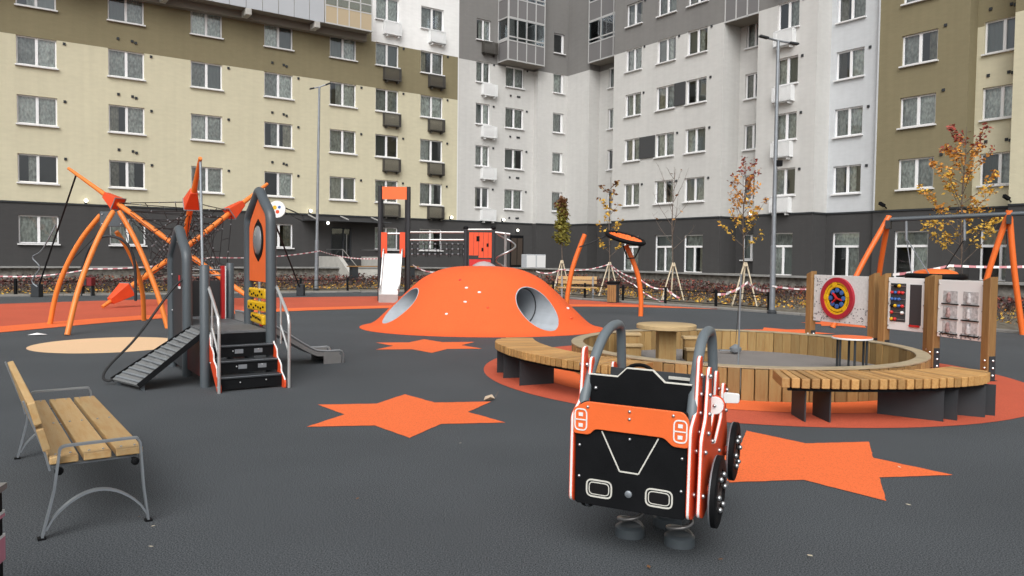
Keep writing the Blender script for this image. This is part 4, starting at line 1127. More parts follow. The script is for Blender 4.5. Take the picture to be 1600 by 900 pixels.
# ramp
rl = Vector((-.86, 0, .07)); rh = Vector((.0, 0, DZ - .01))
y0, y1 = .20, .74
r_ = MB(); nrm = Vector((-(rh - rl).z, 0, (rh - rl).x)).normalized()
rq = [rl + Vector((.15, .08, .0)), rh + Vector((0, .05, 0)), rh + Vector((0, .78, 0)), rl + Vector((-.05, .73, 0))]
r_.add(rq + [p - nrm * .03 for p in rq],
       [(0, 1, 2, 3), (7, 6, 5, 4), (0, 4, 5, 1), (1, 5, 6, 2), (2, 6, 7, 3), (3, 7, 4, 0)])
ro = r_.build('ramp', mk('ramp_tread', (.16, .165, .165), .6, var=.2, vs=40, bump=.5, bs=90), ph)
for k in range(12):
    t = (k + .6) / 12.4; pa = rq[0].lerp(rq[1], t); pb = rq[3].lerp(rq[2], t)
    MB().bar(pa.lerp(pb, .03) + nrm * .006, pb.lerp(pa, .03) + nrm * .006, .024, .014, up=nrm).build('cleat', M['galv'], ro)
for pa, pb in ((rq[0], rq[1]), (rq[3], rq[2])): MB().bar(pa + Vector((0, 0, -.01)), pb + Vector((0, 0, -.01)), .018, .06).build('ramp_edge', M['black'], ro)
for yy, xx in ((.12, -.66), (.68, -.84)): MB().bx(xx - .02, xx + .02, yy - .02, yy + .02, 0, .1).build('ramp_foot', M['grey'], ro)
rope = spline([(-.02, 1.0, 1.28), (-.2, .95, 1.12), (-.62, .84, .55), (-.92, .78, .24), (-1.0, .75, .10), (-.95, .72, .05), (-.90, .72, .07)], 6)
MB().tube(rope, .015, 6).build('climbing_rope', M['blackr'], ph, smooth=60)
# slide
sl = [Vector((WX, 0, DZ)), Vector((WX + .12, 0, DZ - .02)), Vector((WX + .35, 0, .52)), Vector((WX + .92, 0, .17)), Vector((WX + 1.12, 0, .115)), Vector((WX + 1.36, 0, .12))]
sl = spline(sl, 4); ya, yb_ = 1.2, 1.72
s_ = MB(); n = len(sl); vs = []
for p in sl:
    wl = .12 - .05 * (p.x - WX) / 1.36; vs += [(p.x, ya, p.z + wl), (p.x, ya, p.z), (p.x, yb_, p.z), (p.x, yb_, p.z + wl)]
fs = []
for i in range(n - 1):
    a = 4 * i; b = a + 4
    fs += [(a, a + 1, b + 1, b), (a + 1, a + 2, b + 2, b + 1), (a + 2, a + 3, b + 3, b + 2)]
so_ = s_.add(vs, fs).build('slide', M['steel_d'], ph, smooth=50)
for yy in (ya, yb_): MB().tube([(p.x, yy, p.z + .12 - .05 * (p.x - WX) / 1.36) for p in sl] + [(sl[-1].x + .04, yy, .17), (sl[-1].x + .06, yy, .12), (sl[-1].x + .06, yy, 0)], .016, 8).build('slide_rim', M['steel'], so_, smooth=60)
MB().bx(sl[-1].x - .01, sl[-1].x + .03, ya, yb_, .0, .115).build('slide_end', M['steel_d'], so_)
for yy in (ya - .004, yb_ + .004): MB().prism([(sl[-1].x - .24, .0), (sl[-1].x, .0), (sl[-1].x, .17), (sl[-1].x - .24, .18)], XZ, yy - .006, yy + .006).build('slide_cheek', M['steel_d'], so_)

# ------------------------------------------------------------------ orange space net climber
HUB = AT(285, 391, 24.0)
tips = {'ul': AT(107, 263, 25.7), 'ur': AT(418, 287, 26.4), 'top': AT(313, 247, 20.8), 'll': AT(160, 480, 21.6)}
tips['lr'] = HUB + (HUB - tips['ul']) * .62; tips['bt'] = HUB + (HUB - tips['top']) * .52
for k in ('lr', 'bt', 'll'): tips[k].z = max(tips[k].z, .05)
sn = thing('net_climber', 'space net climber of crossed orange poles with black rope net', 'climbing frame', (HUB.x, HUB.y, 0))
O_ = Vector(sn.location)
for k, p in tips.items():
    MB().tube([HUB - O_, HUB.lerp(p, .6) - O_, p - O_], [.085, .085, .05], 12).build('pole', M['pole'], sn, smooth=50)
    if k in ('ul', 'ur', 'top', 'll'):
        c = HUB.lerp(p, .60 if k != 'll' else .80) - O_; d = (p - HUB).normalized(); a, b = frame(d)
        j = MB(); q = []
        for s_, rr in ((-.30, .22), (.34, .10)):
            for m_ in range(4):
                t = PI / 4 + m_ * PI / 2
                q.append(c + d * s_ + (a * math.cos(t) + b * math.sin(t)) * rr * 1.35)
        j.add(q, [(3, 2, 1, 0), (4, 5, 6, 7)] + [(i, (i + 1) % 4, 4 + (i + 1) % 4, 4 + i) for i in range(4)])
        jo = j.build('joint', M['or_dark'], sn, bevel=.02)
        e = MB()
        for i in range(4): e.bar(q[i], q[(i + 1) % 4], .025, .025)
        e.build('joint_edge', M['galv'], jo)
MB().sphere(HUB - O_, .26, 8, 6).build('hub', M['or_dark'], sn)
net = MB(); knots = MB()
ks = [(a, b) for i, a in enumerate(tips) for b in list(tips)[i + 1:] if {a, b} not in ({'ul', 'lr'}, {'ur', 'll'}, {'top', 'bt'})]
fr_ = (.16, .26, .36, .46, .56)
def npt(k, f): return HUB.lerp(tips[k], f) - O_
for a, b in ks:
    prev = None
    for f in fr_:
        p, q = npt(a, f), npt(b, f); net.tube([p, q], .013, 4, cap=False)
        row = [p.lerp(q, t) for t in (0, .2, .4, .6, .8, 1)]
        if prev:
            for i in ((1, 3) if fr_.index(f) % 2 else (2, 4)): net.tube([prev[i], row[i]], .012, 4, cap=False)
        for r_ in row[1:5]:
            if rng.random() < .5: knots.sphere(r_, .03, 5, 3)
        prev = row
tri = [('ul', 'top', 'ur'), ('ul', 'top', 'll'), ('ur', 'top', 'lr'), ('ur', 'bt', 'ul'), ('ll', 'lr', 'bt'), ('ll', 'top', 'lr'), ('ul', 'll', 'bt'), ('ur', 'lr', 'bt')]
for a, b, c in tri:
    for f in fr_[3::2]:
        m = (npt(a, f) + npt(b, f) + npt(c, f)) / 3
        for k in (a, b, c):
            net.tube([m, npt(k, f)], .012, 4, cap=False)
            for t in (.33, .66):
                if rng.random() < .35: knots.sphere(m.lerp(npt(k, f), t), .028, 5, 3)
o = net.build('climbing_net', M['blackr'], sn); o['kind'] = 'stuff'
o = knots.build('rope_connector', M['galv'], sn); o['kind'] = 'stuff'
for k, (gx, gy) in (('ul', (58, 464)), ('ur', (470, 462))):
    g = G(gx, gy); top = HUB.lerp(tips[k], .93)
    MB().bar(top - O_ + Vector((0, 0, -.05)), g - O_ + Vector((0, 0, .2)), .055, .02).build('stay_band', M['blackr'], sn)
    MB().bx(-.14, .14, -.14, .14, 0, .45).build('anchor', M['dgrey'], sn, loc=g - O_, bevel=.02)
g = G(58, 464)
MB().tube([HUB.lerp(tips['ul'], .5) - O_, g - O_ + Vector((.2, 0, .25))], .012, 5).build('stay_rope', M['blackr'], sn)
MB().tube(spline([AT(88, 350, 26) - O_, AT(66, 390, 26) - O_, AT(51, 402, 26) - O_, AT(62, 418, 26) - O_, AT(50, 438, 26) - O_, AT(58, 448, 26) - O_], 6), .022, 6).build('coiled_tube', M['galv'], sn, smooth=60)
MB().tube([AT(313, 250, 20.9) - O_, G(318, 500) - O_], .035, 10).build('mast', M['galv'], sn, smooth=60)

# ------------------------------------------------------------------ four legged frame in front of the climber
feet = [G(78, 507), G(105, 524), G(262, 513), G(225, 501)]
tops = [AT(157, 336, 16.75), AT(177, 330, 16.05), AT(186, 330, 16.3), AT(182, 362, 16.8)]
cq = sum(feet, Vector()) / 4
qf = thing('arched_swing', 'four curved orange legs meeting under a grey hub plate', 'swing frame', (cq.x, cq.y, 0)); O_ = Vector(qf.location)
bow = (.17, .08, -.06, -.16)
for f, t, b in zip(feet, tops, bow):
    m = f.lerp(t, .5); m2 = Vector((m.x - b, m.y, m.z + .12))
    pts = spline([f, f.lerp(m2, .5) + Vector((-b * .25, 0, .05)), m2, m2.lerp(t, .5) + Vector((-b * .2, 0, .04)), t], 5)
    MB().tube([p - O_ for p in pts], [.052] * (len(pts) - 1) + [.047], 12).build('leg', M['pole'], qf, smooth=50)
c = sum(tops, Vector()) / 4 - O_
MB().bx(c.x - .26, c.x + .26, c.y - .02, c.y + .02, c.z - .20, c.z + .12).build('hub_plate', M['grey'], qf, bevel=.01)
bolts(qf, [(c.x + sx * .2, c.y - .03, c.z + sz) for sx in (-1, 1) for sz in (-.14, .06)], .018)
MB().tube(spline([AT(128, 420, 16.3) - O_, AT(140, 385, 16.3) - O_, AT(165, 369, 16.4) - O_, AT(195, 378, 16.4) - O_, AT(210, 410, 16.5) - O_, AT(212, 470, 16.6) - O_], 6), .03, 8).build('hoop', M['dgrey'], qf, smooth=60)
rb = thing('red_box', 'small red open box standing beyond the orange swing frame', 'box', G(137, 462))
MB().bx(-.22, .22, -.15, .15, .36, .66).build('body', mk('dull_red', (.22, .012, .015), .6), rb, bevel=.02); MB().bx(-.04, .04, -.17, -.14, .38, .64).build('slot', M['dgrey'], rb)
for x in (-.18, .18): MB().bx(x - .02, x + .02, -.1, .1, 0, .36).build('leg', M['dgrey'], rb)

# ------------------------------------------------------------------ middle nest swing on two bent legs
f1, f2 = G(884, 492), G(1001, 494)
t1, t2 = AT(914, 366, f1.y), AT(978, 383, f2.y)
ns_ = thing('nest_swing', 'two bent orange posts with a round orange nest seat tied up', 'swing', ((f1.x + f2.x) / 2, (f1.y + f2.y) / 2, 0)); O_ = Vector(ns_.location)
for f, t, b in ((f1, t1, .12), (f2, t2, -.16)):
    m = f.lerp(t, .55); m.x -= b
    pts = spline([f, f.lerp(m, .5) + Vector((-b * .25, 0, 0)), m, m.lerp(t, .5) + Vector((-b * .15, 0, 0)), t], 5)
    MB().tube([p - O_ for p in pts], 0.066, 12).build('leg', M['or'], ns_, smooth=50)
dc = AT(977, 372, f2.y - .25) - O_
nd = Matrix.Rotation(R(13), 3, 'Y') @ Matrix.Rotation(R(13), 3, 'X')
ringp = [dc + nd @ Vector((.52 * math.cos(2 * PI * k / 32), .52 * math.sin(2 * PI * k / 32), 0)) for k in range(32)]
so2 = MB().tube(ringp, .06, 8, closed=True).build('nest_ring', M['black'], ns_, smooth=60)
nt_ = MB()
for k in range(-5, 6):
    h = math.sqrt(max(0, .5 ** 2 - (k * .09) ** 2))
    for sw_ in (0, 1):
        pts = []
        for j in range(7):
            u_ = -h + 2 * h * j / 6; dep = -.10 * (1 - (u_ * u_ + (k * .09) ** 2) / .25)
            pts.append(dc + nd @ (Vector((u_, k * .09, dep)) if sw_ else Vector((k * .09, u_, dep))))
        nt_.tube(pts, .036, 5)
nt_.build('nest_net', M['or'], so2)
for a, b in (((905, 386), (922, 380)), ((922, 380), (946, 369)), ((974, 384), (980, 404)), ((980, 404), (992, 403)), ((992, 403), (1003, 380))):
    MB().tube([AT(*a, f2.y - .2) - O_, AT(*b, f2.y - .2) - O_], .02, 6).build('rope', M['blackr'], ns_)

# ------------------------------------------------------------------ right swing set
A1, A2 = AT(1389, 338, 18.4), AT(1577, 329, 17.1)
bdir = (A2 - A1).normalized()
sw = thing('swing_set', 'orange A frame swing set with grey beam behind the activity boards', 'swing', (A1.x, A1.y, 0)); O_ = Vector(sw.location)
A3 = A1 + bdir * ((A2 - A1).length * 2)
MB().tube([A1 - O_ + Vector((0, 0, -.08)), A3 - O_ + Vector((0, 0, -.08))], .055, 14).build('beam', M['grey'], sw, smooth=60)
for tp, fts in ((A1, (Vector((7.67, 18.3, 0)), Vector((9.35, 19.75, 0)))), (A2, (Vector((10.55, 17.5, 0)), G(1598, 523))), (A3, (Vector((12.6, 15.9, 0)), Vector((13.4, 15.9, 0))))):
    for f in fts:
        m = f.lerp(tp, .5) + Vector((-.04, 0, .05))
        MB().tube([p - O_ for p in spline([f, m, tp], 6)], .062, 12).build('leg', M['or'], sw, smooth=50)
    MB().bx(-.05, .05, -.2, .2, -.30, -.1).build('bracket', M['dgrey'], sw, loc=tp - O_, rotz=math.atan2(bdir.y, bdir.x))
sc_ = AT(1462, 432, 17.7) - O_
ringp = [sc_ + Vector((.58 * math.cos(2 * PI * k / 32), .58 * math.sin(2 * PI * k / 32), 0)) for k in range(32)]
so3 = MB().tube(ringp, .07, 8, closed=True).build('nest_seat', M['black'], sw, smooth=60)
MB().sphere(sc_ + Vector((0, 0, .07)), .46, 20, 8, sc=(1, 1, .24)).build('nest_net', M['or'], so3, smooth=60)
for k, (bx_, by_) in enumerate(((1416, 343), (1507, 342))):
    bt = AT(bx_, by_, 18.2 - k * .6) - O_
    MB().tube([bt, bt + Vector((.02, 0, -.5))], .03, 6).build('hanger', M['galv'], sw)
    for sx in (-.5, .5):
        MB().tube([bt + Vector((.02, 0, -.45)), sc_ + Vector((-.35 + .7 * k, sx * .8, .03))], .013, 5).build('chain', M['galv'] if k == 0 else M['blackr'], sw)

# ------------------------------------------------------------------ tall play tower far behind the mound
TW = G(594, 470); tw = thing('play_tower', 'tall play tower with orange roof board and white slide', 'play tower', TW); O_ = Vector(TW)
def wp(px, py, dy=0): return AT(px, py, TW.y + dy) - O_
def tpost(px, ytop, dy=0, r=.075):
    t = wp(px, ytop, dy); MB().tube([Vector((t.x, t.y, 0)), t], r, 12).build('post', M['dgrey'], tw, smooth=50)
tpost(594, 290); tpost(638.5, 292); tpost(596, 292, 1.1); tpost(636, 294, 1.1)
tpost(728, 357); tpost(771, 360)
a, b = wp(598, 292), wp(636, 312); MB().bx(a.x, b.x, -.1, -.06, b.z, a.z).build('roof_board', M['or_panel'], tw)
for x0, x1 in ((596, 605), (625, 633)):
    a, b = wp(x0, 363), wp(x1, 402); MB().bx(a.x, b.x, -.06, .0, b.z, a.z).build('side_board', M['or_dark'], tw)
a, b = wp(600, 398), wp(629, 398); z0 = a.z
MB().bx(a.x - .1, b.x + .1, 0, 1.1, z0 - .08, z0).build('platform', M['dgrey'], tw)
ch = MB(); sl = spline([Vector((0, 0, z0)), Vector((0, -.15, z0 - .05)), Vector((0, -.62, .55)), Vector((0, -.8, .34)), Vector((0, -1.05, .28))], 5); vs = []
for p in sl: vs += [(a.x, p.y, p.z + .16), (a.x, p.y, p.z), (b.x, p.y, p.z), (b.x, p.y, p.z + .16)]
ch.add(vs, [f for i in range(len(sl) - 1) for f in ((4 * i, 4 * i + 1, 4 * i + 5, 4 * i + 4), (4 * i + 1, 4 * i + 2, 4 * i + 6, 4 * i + 5), (4 * i + 2, 4 * i + 3, 4 * i + 7, 4 * i + 6))])
cho = ch.build('slide', mk('white_slide', (.72, .72, .71), .35), tw, smooth=50)
for xx in (a.x, b.x): MB().tube([(xx, p.y, p.z + .16) for p in sl], .03, 6).build('slide_rim', M['steel_d'], cho)
MB().bx(a.x, b.x, -1.05, -1.0, 0, .28).build('slide_end', M['steel_d'], cho)
MB().tube([wp(606, 365), wp(626, 365)], .03, 6).build('grab_bar', M['steel'], tw)
for y in (363, 375):
    MB().tube([wp(640, y), wp(728, y)], .035, 6).build('rail', M['steel_d'], tw)
nn = MB(); kk = MB()
for i in range(10):
    px = 644 + i * 9; nn.tube([wp(px, 375), wp(px + (-3 if i % 2 else 3), 402)], .012, 4)
    for j in range(3): kk.sphere(wp(px, 381 + j * 8), .04, 5, 3)
for j in range(3): nn.tube([wp(640, 381 + j * 8), wp(728, 382 + j * 8)], .012, 4)
o = nn.build('climbing_net', M['blackr'], tw); o['kind'] = 'stuff'; o = kk.build('rope_connector', M['galv'], tw); o['kind'] = 'stuff'
a, b = wp(733, 363), wp(770, 403)
for i in range(5):
    w_ = (b.x - a.x) / 5; MB().bx(a.x + i * w_ + .006, a.x + (i + 1) * w_ - .006, -.05, .0, b.z + (.08 if i < 2 else 0), a.z).build('board', M['or_dark'], tw)
for px, py, r in ((747, 373, .09), (762, 383, .06), (754, 390, .06)):
    p = wp(px, py); MB().bx(p.x - r * .6, p.x + r * .6, -.06, -.04, p.z - r, p.z + r).build('peep_hole', M['black'], tw)
MB().tube([wp(730, 359), wp(770, 359)], .04, 6).build('rail', M['steel_d'], tw)
for px in (728, 771): MB().sphere(wp(px, 356), .1, 8, 5, sc=(1, 1, .7)).build('post_cap', M['black'], tw, smooth=60)
MB().bx(wp(733, 410).x, wp(770, 410).x, .0, .05, .3, wp(733, 405).z).build('back_board', M['redp'], tw)
MB().tube([wp(772, 363), wp(797, 366)], .045, 8).build('spiral_arm', M['steel_d'], tw); MB().tube([wp(790, 364), Vector((wp(790, 364).x, wp(790, 364).y, 0))], .05, 8).build('spiral_post', M['steel_d'], tw)
sx_ = wp(790, 400); MB().tube([Vector((sx_.x + .34 * math.cos(2 * PI * 2.1 * k / 60 + 2), sx_.y + .34 * math.sin(2 * PI * 2.1 * k / 60 + 2), .3 + 2.1 * k / 60)) for k in range(61)], .03, 6).build('spiral', M['steel'], tw, smooth=60)
p = wp(757, 420); MB().sphere((p.x, -.6, .86), .58, 18, 9, sc=(1, .8, 1)).build('dome', mk('dome_plastic', (.42, .36, .36), .3), tw, smooth=60)

# ------------------------------------------------------------------ street lamps
def street_lamp(base, top, label, heads, r0=.075, extra=None):
    t = thing('street_lamp', label, 'street lamp', base, 0, 'double street lamps'); O_ = Vector(base)
    H = top.z; tx, ty = top.x - base.x, top.y - base.y
    MB().tube([(0, 0, 0), (tx * .25, ty * .25, H * .25), (tx * .26, ty * .26, H * .252), (tx, ty, H)], [r0, r0, r0 * .8, r0 * .55], 12).build('pole', M['galv'], t, smooth=40)
    MB().lathe([(r0 * 1.6, 0), (r0 * 1.6, .06), (r0 * 1.1, .12)], 12).build('base', M['dgrey'], t)
    for h in heads:
        q = h - O_; c = Vector((tx, ty, H)); d = (q - c); e = c + d * .55
        MB().tube([c, e], .03, 6).build('arm', M['galv'], t)
        MB().bar(e, q, .14, .06).build('lamp_head', M['dgrey'], t, bevel=.015)
    if extra: MB().bx(-.02, .16, -.08, .08, -.05, .12).build('camera_box', M['black'], t, loc=extra - O_)
    return t
b = G(1206, 490); street_lamp(b, AT(1216, 64, b.y), 'tall grey street lamp in the planting bed beside the activity boards', [AT(1187, 56, b.y - .2), AT(1247, 69, b.y + .2)], .085, AT(1213, 257, b.y))
b = G(494, 455); street_lamp(b, AT(499, 136, b.y), 'tall grey street lamp at the left in front of the entrance door', [AT(484, 139, b.y - .2), AT(516, 130, b.y + .2)], .085)

# ------------------------------------------------------------------ saplings with timber tripods
def leaf_quad(mb, p, s, mi):
    a = Vector((rng.gauss(0, 1), rng.gauss(0, 1), rng.gauss(0, .6))).normalized(); b = a.cross(Vector((rng.gauss(0, 1), rng.gauss(0, 1), rng.gauss(0, 1)))).normalized()
    mb.add([p - a * s, p + b * s * .55 - a * .1 * s, p + a * s, p - b * s * .55 - a * .1 * s], [(0, 1, 2, 3)], mi)
def sapling(base, H, label, cat_cols, nleaf, spread, z0, nbr, size, upright=.8, bare=0, tri=1.5, triw=.42):
    t = thing('sapling', label, 'tree', base, 0, 'young trees in the planting bed')
    tr = MB(); lv = MB()
    tk = [(0, 0, 0), (.03, 0, H * .3), (-.02, .02, H * .6), (.03, 0, H * .85), (.02, 0, H)]
    tr.tube(spline(tk, 4), [.032 - .027 * k / 16 for k in range(17)], 6)
    for i in range(nbr):
        f = i / max(1, nbr - 1); z = z0 + (H - z0) * (f * .86); az = i * 2.4 + rng.uniform(-.3, .3)
        ln = spread * (1 - .55 * f) * rng.uniform(.75, 1.15)
        s = Vector((0, 0, z)); e = s + Vector((math.cos(az) * ln, math.sin(az) * ln, ln * upright * rng.uniform(.7, 1.4)))
        m = s.lerp(e, .5) + Vector((math.cos(az), math.sin(az), 0)) * ln * .08
        br = spline([s, m, e], 4); tr.tube(br, [.011 - .008 * k / 8 for k in range(9)], 5)
        tw_ = []
        for k in range(3):
            q = br[3 + k * 2]; e2 = q + Vector((rng.uniform(-.3, .3), rng.uniform(-.3, .3), rng.uniform(.05, .35))) * ln * .8
            tr.tube([q, e2], .004, 4); tw_.append((q, e2))
        cnt = int(nleaf / nbr * rng.uniform(.5, 1.5))
        for k in range(cnt):
            if rng.random() < .45: p = br[rng.randrange(3, 9)].copy()
            else: q, e2 = rng.choice(tw_); p = q.lerp(e2, rng.random())
            p += Vector((rng.gauss(0, .05), rng.gauss(0, .05), rng.gauss(0, .05)))
            hh = (p.z - z0) / (H - z0); c = min(len(cat_cols) - 1, max(0, int(hh * len(cat_cols) + rng.gauss(0, .5))))
            leaf_quad(lv, p, size * rng.uniform(.7, 1.3), c)
    tr.build('trunk', M['bark'], t, smooth=60)
    o = lv.build('crown', [M[c] for c in cat_cols], t); o['kind'] = 'stuff'
    return t
def tripod(base, h, w_, label, n=3, rot=0):
    t = thing('tree_stake', label, 'tree stake', base, rot, 'timber tripods propping the young trees')
    for k in range(n):
        az = (PI, 0, PI / 2)[k]
        MB().bar((w_ * math.cos(az), w_ * math.sin(az) * .8, 0), (.03 * math.cos(az), .03 * math.sin(az), h), .05, .04).build('pole', M['stake'], t)
    MB().bar((-.07, -.04, h - .1), (.07, -.04, h - .1), .03, .06).build('crosspiece', M['stake'], t)
tp = []
Y1 = 33.0; p = AT(877, 440, Y1); p.z = .03
sapling(p, AT(877, 306, Y1).z, 'slim columnar young tree with olive green leaves right of the mound', ['lf_g', 'lf_g', 'lf_g', 'lf_b'], 1500, .34, 2.0, 34, .075, 1.3); tripod(p + Vector((0, -.2, 0)), 1.45, .38, 'timber tripod propping the olive columnar tree')
Y1 = 31.5; p = AT(951, 440, Y1); p.z = .03
sapling(p, AT(951, 278, Y1).z, 'thin young tree with sparse yellow leaves behind the nest swing', ['lf_y', 'lf_y', 'lf_y', 'lf_b'], 190, .75, 1.6, 14, .085, .9); tripod(p + Vector((0, -.2, 0)), 1.4, .42, 'timber tripod propping the sparse yellow tree behind the litter bin')
p = G(1051, 470) + Vector((0, .3, .03))
sapling(p, AT(1054, 262, p.y).z, 'almost bare young tree with thin upswept twigs between two tripods', ['lf_o', 'lf_o', 'lf_b'], 16, 1.0, 1.9, 13, .07, 1.5); tripod(p + Vector((0, -.3, 0)), 1.42, .42, 'timber tripod propping the almost bare young tree')
p = G(1163, 480) + Vector((0, .3, .03))
sapling(p, AT(1159, 250, p.y).z, 'young tree with red and yellow leaves left of the street lamp', ['lf_y', 'lf_y', 'lf_o', 'lf_o', 'lf_r'], 620, .75, 1.9, 22, .06, 1.1); tripod(p + Vector((0, -.3, 0)), 1.48, .42, 'timber tripod propping the red and yellow tree')
p = AT(1500, 440, 20.5); p.z = .03
sapling(p, AT(1510, 200, 20.5).z, 'orange leaved young tree behind the swing set at the right', ['lf_y', 'lf_y', 'lf_y', 'lf_o', 'lf_y', 'lf_o', 'lf_o', 'lf_r'], 1700, 1.1, 1.5, 26, .052, .95); tripod(AT(1485, 440, 20.3) * Vector((1, 1, 0)).x if False else Vector((AT(1485, 440, 20.3).x, 20.3, .03)), 1.48, .3, 'timber tripod behind the nest seat of the swing set')

# ------------------------------------------------------------------ low fence
fe = None
FP = [(-17.6, 27.2), (-13.2, 29.5), (-6.9, 33.0), (-3.3, 34.8)]
FP2 = [(.55, 33.0), (2.75, 29.8), (5.35, 26.55), (6.75, 25.05), (8.05, 23.3), (8.75, 22.3)]
def fence(path, label):
    t = thing('low_fence', label, 'fence', (path[0][0], path[0][1], 0)); O_ = Vector(t.location)
    pts = [p for p, d in along(path, 2.0)]
    for p in pts: MB().bx(-.04, .04, -.04, .04, -.05, .62).build('post', M['black'], t, loc=p - O_)
    for a, b in zip(pts, pts[1:]):
        for z in (.14, .52): MB().bar(a - O_ + Vector((0, 0, z)), b - O_ + Vector((0, 0, z)), .025, .025).build('rail', M['black'], t)
        MB().bar(a - O_ + Vector((0, 0, .14)), b - O_ + Vector((0, 0, .52)), .015, .015).build('diagonal', M['black'], t)
fence(FP, 'low black rail fence along the planting bed at the left'); fence(FP2, 'low black rail fence along the planting bed at the right')

# ------------------------------------------------------------------ planting: barberry hedge, leaf litter
def in_bed(rows_, n, zr, mats_, name, size, wts, jit):
    mb = MB()
    segs = []; tot = 0
    for a, b in rows_:
        L = (Vector((*b, 0)) - Vector((*a, 0))).length; segs.append((Vector((*a, 0)), Vector((*b, 0)), L)); tot += L
    for a, b, L in segs:
        for k in range(int(n * L / tot)):
            p = a.lerp(b, rng.random()); h = .72 + .28 * math.sin(p.x * 3.1 + p.y * 2.3) * math.sin(p.x * 1.3)
            p += Vector((rng.gauss(0, jit), rng.gauss(0, jit), 0)); p.z = .03 + zr[0] + (zr[1] - zr[0]) * rng.random() ** .8 * h
            leaf_quad(mb, p, size * rng.uniform(.6, 1.4), rng.choices(range(len(mats_)), wts)[0])
    o = mb.build(name, [M[m] for m in mats_], kind='stuff'); return o
LR_ = [(tuple(BW(-12, 38.6)[:2]), tuple(BW(26, 38.6)[:2])), (tuple(BW(-12, 37.2)[:2]), tuple(BW(24, 37.2)[:2]))]
RR_ = [(tuple(BW(28.2, 36)[:2]), tuple(BW(28.2, 8)[:2])), (tuple(BW(27.4, 36)[:2]), tuple(BW(27.4, 8)[:2]))]
o = in_bed(LR_ + RR_, 26000, (0, .62), ['lf_d', 'lf_r', 'lf_k', 'lf_b'], 'barberry_hedge', .06, (6, 1.2, 3, 1.5), .3)
tag(o, 'dark red barberry hedge in front of the terrace wall', 'hedge')
mbl = MB()
for k in range(9000):
    if rng.random() < .45: p = BW(rng.uniform(-10, 24), rng.uniform(33.0, 38))
    else: p = BW(rng.uniform(21.5, 28.5), rng.uniform(8, 36))
    p.z = .04 + rng.random() * .03 + (rng.random() ** 5) * .25
    leaf_quad(mbl, p, rng.uniform(.03, .075), rng.choices(range(4), (4, 3, 3, 2))[0])
# keep only leaves that fall inside the bed polygon
def inside(pt, poly):
    x, y = pt; c = False; n = len(poly)
    for i in range(n):
        (x0, y0), (x1, y1) = poly[i], poly[i - 1]
        if (y0 > y) != (y1 > y) and x < (x1 - x0) * (y - y0) / (y1 - y0) + x0: c = not c
    return c
keep = MB()
for i in range(0, len(mbl.v), 4):
    if inside(mbl.v[i][:2], bed): keep.add(mbl.v[i:i + 4], [(0, 1, 2, 3)], mbl.m[i // 4])
o = keep.build('leaf_litter', [M['lf_y'], M['lf_b'], M['lf_o'], M['lf_k']], kind='stuff'); tag(o, 'fallen yellow and brown leaves on the planting bed', 'leaves')
# low leafless shrubs: twiggy tufts
tw_ = MB()
for k in range(900):
    p = BW(rng.uniform(-10, 25), rng.uniform(33.5, 37)) if k % 2 else BW(rng.uniform(22, 28), rng.uniform(8, 36))
    if not inside(p[:2], bed): continue
    for j in range(5):
        e = p + Vector((rng.gauss(0, .14), rng.gauss(0, .14), rng.uniform(.15, .42))); tw_.tube([p + Vector((0, 0, .02)), e], .008, 3, cap=False)
o = tw_.build('bare_shrub_twigs', M['lf_k'], kind='stuff'); tag(o, 'low bare shrub twigs scattered over the planting bed', 'shrubs')

# ------------------------------------------------------------------ barrier tapes
def tape(pts, label, wd=.045, drop=.12):
    P = [Vector(p) for p in pts]; path = []
    for a, b in zip(P, P[1:]):
        n = 14
        for k in range(n): t = k / n; path.append(a.lerp(b, t) + Vector((0, 0, -drop * 4 * t * (1 - t))))
    path.append(P[-1]); vs = []; us = []; u_ = 0
    for i, p in enumerate(path):
        if i: u_ += (p - path[i - 1]).length
        tw = math.sin(u_ * .7) * .6; up = Vector((.35 * math.sin(tw), .6 * math.sin(tw), math.cos(tw))) * wd / 2
        vs += [p - up, p + up]; us += [u_ / .34] * 2
    me = bpy.data.meshes.new('barrier_tape'); me.from_pydata([tuple(v) for v in vs], [], [(2 * i, 2 * i + 2, 2 * i + 3, 2 * i + 1) for i in range(len(path) - 1)])
    uv = me.uv_layers.new(name='UVMap')
    for l in me.loops: uv.data[l.index].uv = (us[l.vertex_index], .5)
    me.materials.append(M['tape']); o = obj('barrier_tape', me); tag(o, label, 'tape', 'red and white barrier tapes')
tape([AT(-10, 431, 27.5), AT(140, 420, 27.5), AT(330, 402, 28)], 'striped barrier tape running behind the orange swing frame at the left')
tape([AT(330, 402, 28), AT(500, 392, 32.9), AT(594, 404, 27)], 'striped barrier tape between the net climber and the play tower')
tape([AT(645, 414, 28), AT(690, 424, 28)], 'short striped barrier tape just left of the mound top')
tape([AT(838, 424, 32.5), AT(876, 421, 32.6), AT(951, 413, 31)], 'striped barrier tape between the two leftmost tree tripods')
tape([AT(951, 411, 31), AT(990, 444, 28.5), AT(1043, 473, 27.8)], 'striped barrier tape sagging down behind the nest swing')
tape([AT(952, 412, 31), AT(1000, 436, 28.8), AT(1040, 452, 28.6)], 'upper striped barrier tape sagging behind the nest swing', .06)
tape([AT(868, 446, 32.6), AT(876, 421, 32.6)], 'striped barrier tape tied down the leg of the olive tree tripod', .07, 0)
tape([AT(1036, 468, 28.3), AT(1042, 452, 28.4), AT(1062, 466, 28.3)], 'striped barrier tape tied low on the bare tree tripod', .08, .03)
tape([AT(1118, 460, 25.6), AT(1168, 441, 25.4), AT(1206, 453, 23)], 'striped barrier tape from the red and yellow tree to the street lamp', .085)
tape([AT(1206, 447, 22.8), AT(1345, 444, 21)], 'striped barrier tape right of the tall street lamp')
